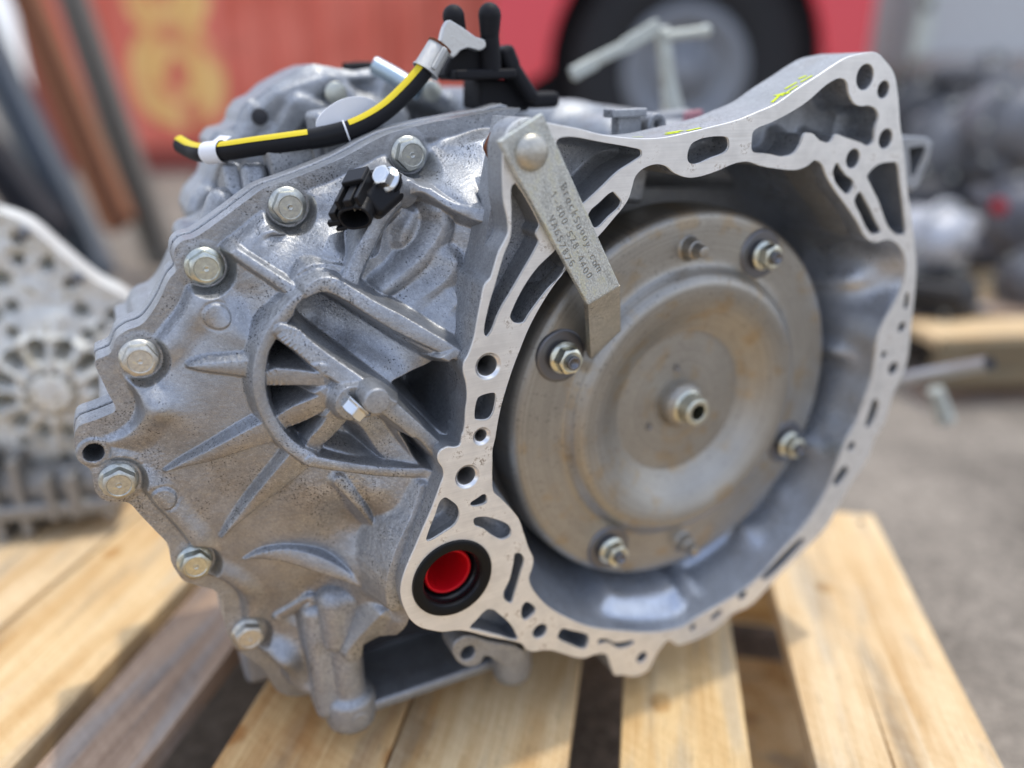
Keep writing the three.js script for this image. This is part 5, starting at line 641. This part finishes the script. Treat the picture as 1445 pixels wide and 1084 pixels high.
// ---- pallet and ground
{
  const g = new THREE.PlaneGeometry(120, 120, 1, 1); g.rotateX(-Math.PI / 2);
  const uv = g.attributes.uv; for (let i = 0; i < uv.count; i++) uv.setXY(i, uv.getX(i) * 120, uv.getY(i) * 120);
  const t = dataTex(1024, 1024, (u, v, i, j) => { const m = tn((a, b) => fbm(a * 6, b * 6, 0.2, 6), u, v), p = tn((a, b) => fbm(a * 80, b * 80, 2.2, 2), u, v); const c = 0.66 + m * 0.3 + p * 0.25 + (grain(i, j) - 0.5) * 0.4; return [c, c * 0.955, c * 0.9]; }, true, 1, 1);
  const ground = mesh('ground', g, std({ color: lin(0.6, 0.575, 0.535), roughness: 0.95, map: t }), scene); ground.position.y = -0.345; ground.userData.kind = 'structure';
}
function woodTex(s, c0, c1, knots, grey) { // one board per tile: u along the grain, v across
  return dataTex(1024, 256, (u, v, i, j) => {
    let vv = v, k = 0; for (const [ku, kv, kr] of knots) { const du = (u - ku) * 8, dv = v - kv, d = Math.sqrt(du * du + dv * dv) / kr; vv += 0.12 * kr * Math.exp(-d * d * 0.4) * Math.sign(dv || 1); k = Math.max(k, 1 - sstep(0.35, 0.8, d)); }
    const w = vv * 7 + fbm(u * 2.2 + s, vv * 2.4, s, 3) * 5, ring = Math.pow(Math.sin(w * 2.2) * 0.5 + 0.5, 2), f = fbm(u * 16 + s, v * 140, s + 2, 3), m = fbm(u * 4 + s, v * 2.4, s + 5, 5), st = sstep(0.08, 0.36, fbm(u * 5 + 9, v * 3 + s, s + 8, 5)), saw = fbm(u * 240 + v * 14, v * 3, s + 4, 2), gr = sstep(-0.05, 0.35, fbm(u * 7 + 4, v * 4 + s, s + 11, 5)) * grey, fl = sstep(0.3, 0.42, fbm(u * 60, v * 60 + s, s + 3, 2));
    const t = clamp(0.2 + ring * 0.26 + f * 0.8 + m * 0.6 + k * 0.7 + st * 0.35 + saw * 0.25); const lum = 0.6 - 0.25 * t; return [0, 1, 2].map((q) => mix(mix(c0[q], c1[q], t), lum, gr) * (1 - fl * 0.16) + (grain(i, j) - 0.5) * 0.1);
  }, true);
}
const woods = [
  woodTex(1.3, [0.91, 0.81, 0.65], [0.77, 0.62, 0.43], [[0.55, 0.3, 0.16], [0.86, 0.75, 0.1]], 0.35), woodTex(4.7, [0.9, 0.78, 0.58], [0.73, 0.56, 0.34], [[0.7, 0.7, 0.14]], 0.3),
  woodTex(8.1, [0.7, 0.6, 0.51], [0.47, 0.38, 0.31], [[0.4, 0.4, 0.15], [0.75, 0.3, 0.1]], 0.5), woodTex(12.9, [0.9, 0.79, 0.61], [0.74, 0.57, 0.36], [[0.8, 0.55, 0.12]], 0.35), woodTex(17.3, [0.88, 0.74, 0.53], [0.68, 0.48, 0.28], [[0.62, 0.4, 0.12]], 0.25),
].map((t) => std({ map: t, roughness: 0.85, bumpMap: t, bumpScale: 0.0014 }));
const nailGeo = lathe([[0.05, 0.4], [1.6, 0.4], [2.6, 0.1], [2.8, -0.6]], 14).rotateX(-Math.PI / 2);
const TH = Math.atan2(0.804, 0.595);
function board(pal, name, t0, t1, s0, s1, y1, th, mat, crack) { // plan outline in (t, s), slightly uneven edges
  const o = [], n = 14, e = (k, q) => 1.1 * nz(k * 0.9 + s0 * 40, q, 3.3);
  for (let i = 0; i <= n; i++) o.push([mix(t0, t1, i / n) * 1000, s0 * 1000 + e(i, 1)]);
  for (let i = n; i >= 0; i--) { o.push([mix(t0, t1, i / n) * 1000, s1 * 1000 + e(i, 5)]); }
  if (crack) { const [ct, cs, cw] = crack; o.push([t0 * 1000, cs * 1000 + cw], [mix(t0, ct, 0.4) * 1000, cs * 1000 + cw * 0.8 + 3], [mix(t0, ct, 0.75) * 1000, cs * 1000 + cw * 0.4 - 1], [ct * 1000, cs * 1000 + 2], [mix(t0, ct, 0.75) * 1000, cs * 1000 - cw * 0.4 - 1.6], [mix(t0, ct, 0.4) * 1000, cs * 1000 + 3 - cw * 0.6], [t0 * 1000, cs * 1000 - cw]); }
  const g = extr(o, -th * 1000, 0, 1.2, [], 2); g.rotateX(Math.PI / 2); g.scale(1, 1, 1); const p = g.attributes.position; // shape y becomes z, depth becomes -y
  for (let i = 0; i < p.count; i++) p.setXYZ(i, p.getX(i), -p.getY(i) - th + y1, p.getZ(i));
  g.index || 0; const ix = []; const c = g.toNonIndexed ? (g.index ? g.toNonIndexed() : g) : g; const a = c.attributes.position; for (let i = 0; i < a.count; i += 3) { const t = [a.getX(i + 1), a.getY(i + 1), a.getZ(i + 1)], u = [a.getX(i + 2), a.getY(i + 2), a.getZ(i + 2)]; a.setXYZ(i + 1, ...u); a.setXYZ(i + 2, ...t); const w = c.attributes.uv, t2 = [w.getX(i + 1), w.getY(i + 1)], u3 = [w.getX(i + 2), w.getY(i + 2)]; w.setXY(i + 1, ...u3); w.setXY(i + 2, ...t2); }
  { const w = c.attributes.uv; for (let i = 0; i < a.count; i++) w.setXY(i, (a.getX(i) - t0) / (t1 - t0), (a.getZ(i) - s0) / (s1 - s0) * 0.96 + 0.02 + (y1 - 0.001 - a.getY(i) > 0.0015 ? a.getY(i) * 3 : 0)); }
  crease(c, 0.7); const b = mesh(name, c, mat, pal);
  if (name === 'board') for (const nt of [0.235, -0.7]) if (nt < t1 - 0.02 && nt > t0) for (const f of [0.22, 0.78]) { const n = mesh('nail', nailGeo, M.rust, b); n.position.set(nt + 0.02 * nz(s0 * 30, f * 9, 1), y1, mix(s0, s1, f)); }
  return b;
}
{
  const pal = thing('pallet', 'pale wooden pallet under the bare gearbox in the foreground', 'pallet'); pal.position.y = -0.345; pal.rotation.y = TH;
  const top = 0.145;
  board(pal, 'board', -0.75, 0.283, 0.083, 0.208, top, 0.019, woods[0], [0.06, 0.135, 2.2]);
  board(pal, 'board', -0.75, 0.28, -0.048, 0.04, top, 0.019, woods[1]);
  board(pal, 'board', -0.75, 0.283, -0.2035, -0.083, top, 0.019, woods[3]);
  board(pal, 'board', -0.75, 0.281, -0.32, -0.2055, top, 0.019, woods[4]);
  board(pal, 'board', -0.75, 0.283, -0.438, -0.366, top, 0.019, woods[2]);
  board(pal, 'board', -0.75, 0.284, -0.567, -0.452, top + 0.002, 0.019, woods[3]);
  board(pal, 'board', -0.75, 0.282, -0.70, -0.574, top, 0.019, woods[0]);
  board(pal, 'bottom_board', -0.06, 0.175, -0.02, 0.16, 0.027, 0.019, woods[3]);
  for (const [t0, t1] of [[-0.75, -0.66], [0.19, 0.28]]) { const g = new RoundedBoxGeometry(t1 - t0, 0.09, 0.89, 2, 0.004); g.translate((t0 + t1) / 2, 0.08, -0.25); mesh('stringer', g, woods[1], pal); }
}
// second pallet, under the heap on the right
{
  const c = [1.1755,-0.3965,-0.4154]; const p2 = thing('pallet', 'weathered pallet under the heap of gearboxes on the right', 'pallet'); p2.position.set(c[0], -0.345, c[2]); p2.rotation.y = FACE + 0.1;
  for (let i = 0; i < 4; i++) board(p2, 'board', -0.22, 0.75, -0.5 + i * 0.135, -0.39 + i * 0.135, 0.145, 0.019, woods[i === 2 ? 2 : 0]);
  const gm = std({ map: woods[2].map, color: lin(0.62, 0.68, 0.58), roughness: 0.85 });
  for (const z of [-0.45, -0.25, 0.02]) mesh('stringer', new RoundedBoxGeometry(0.96, 0.09, 0.04, 2, 0.004).translate(0.265, 0.079, z), gm, p2);
  board(p2, 'bottom_board', -0.22, 0.75, -0.06, 0.03, 0.024, 0.019, woods[2]);
}
renderer.render(scene, camera);
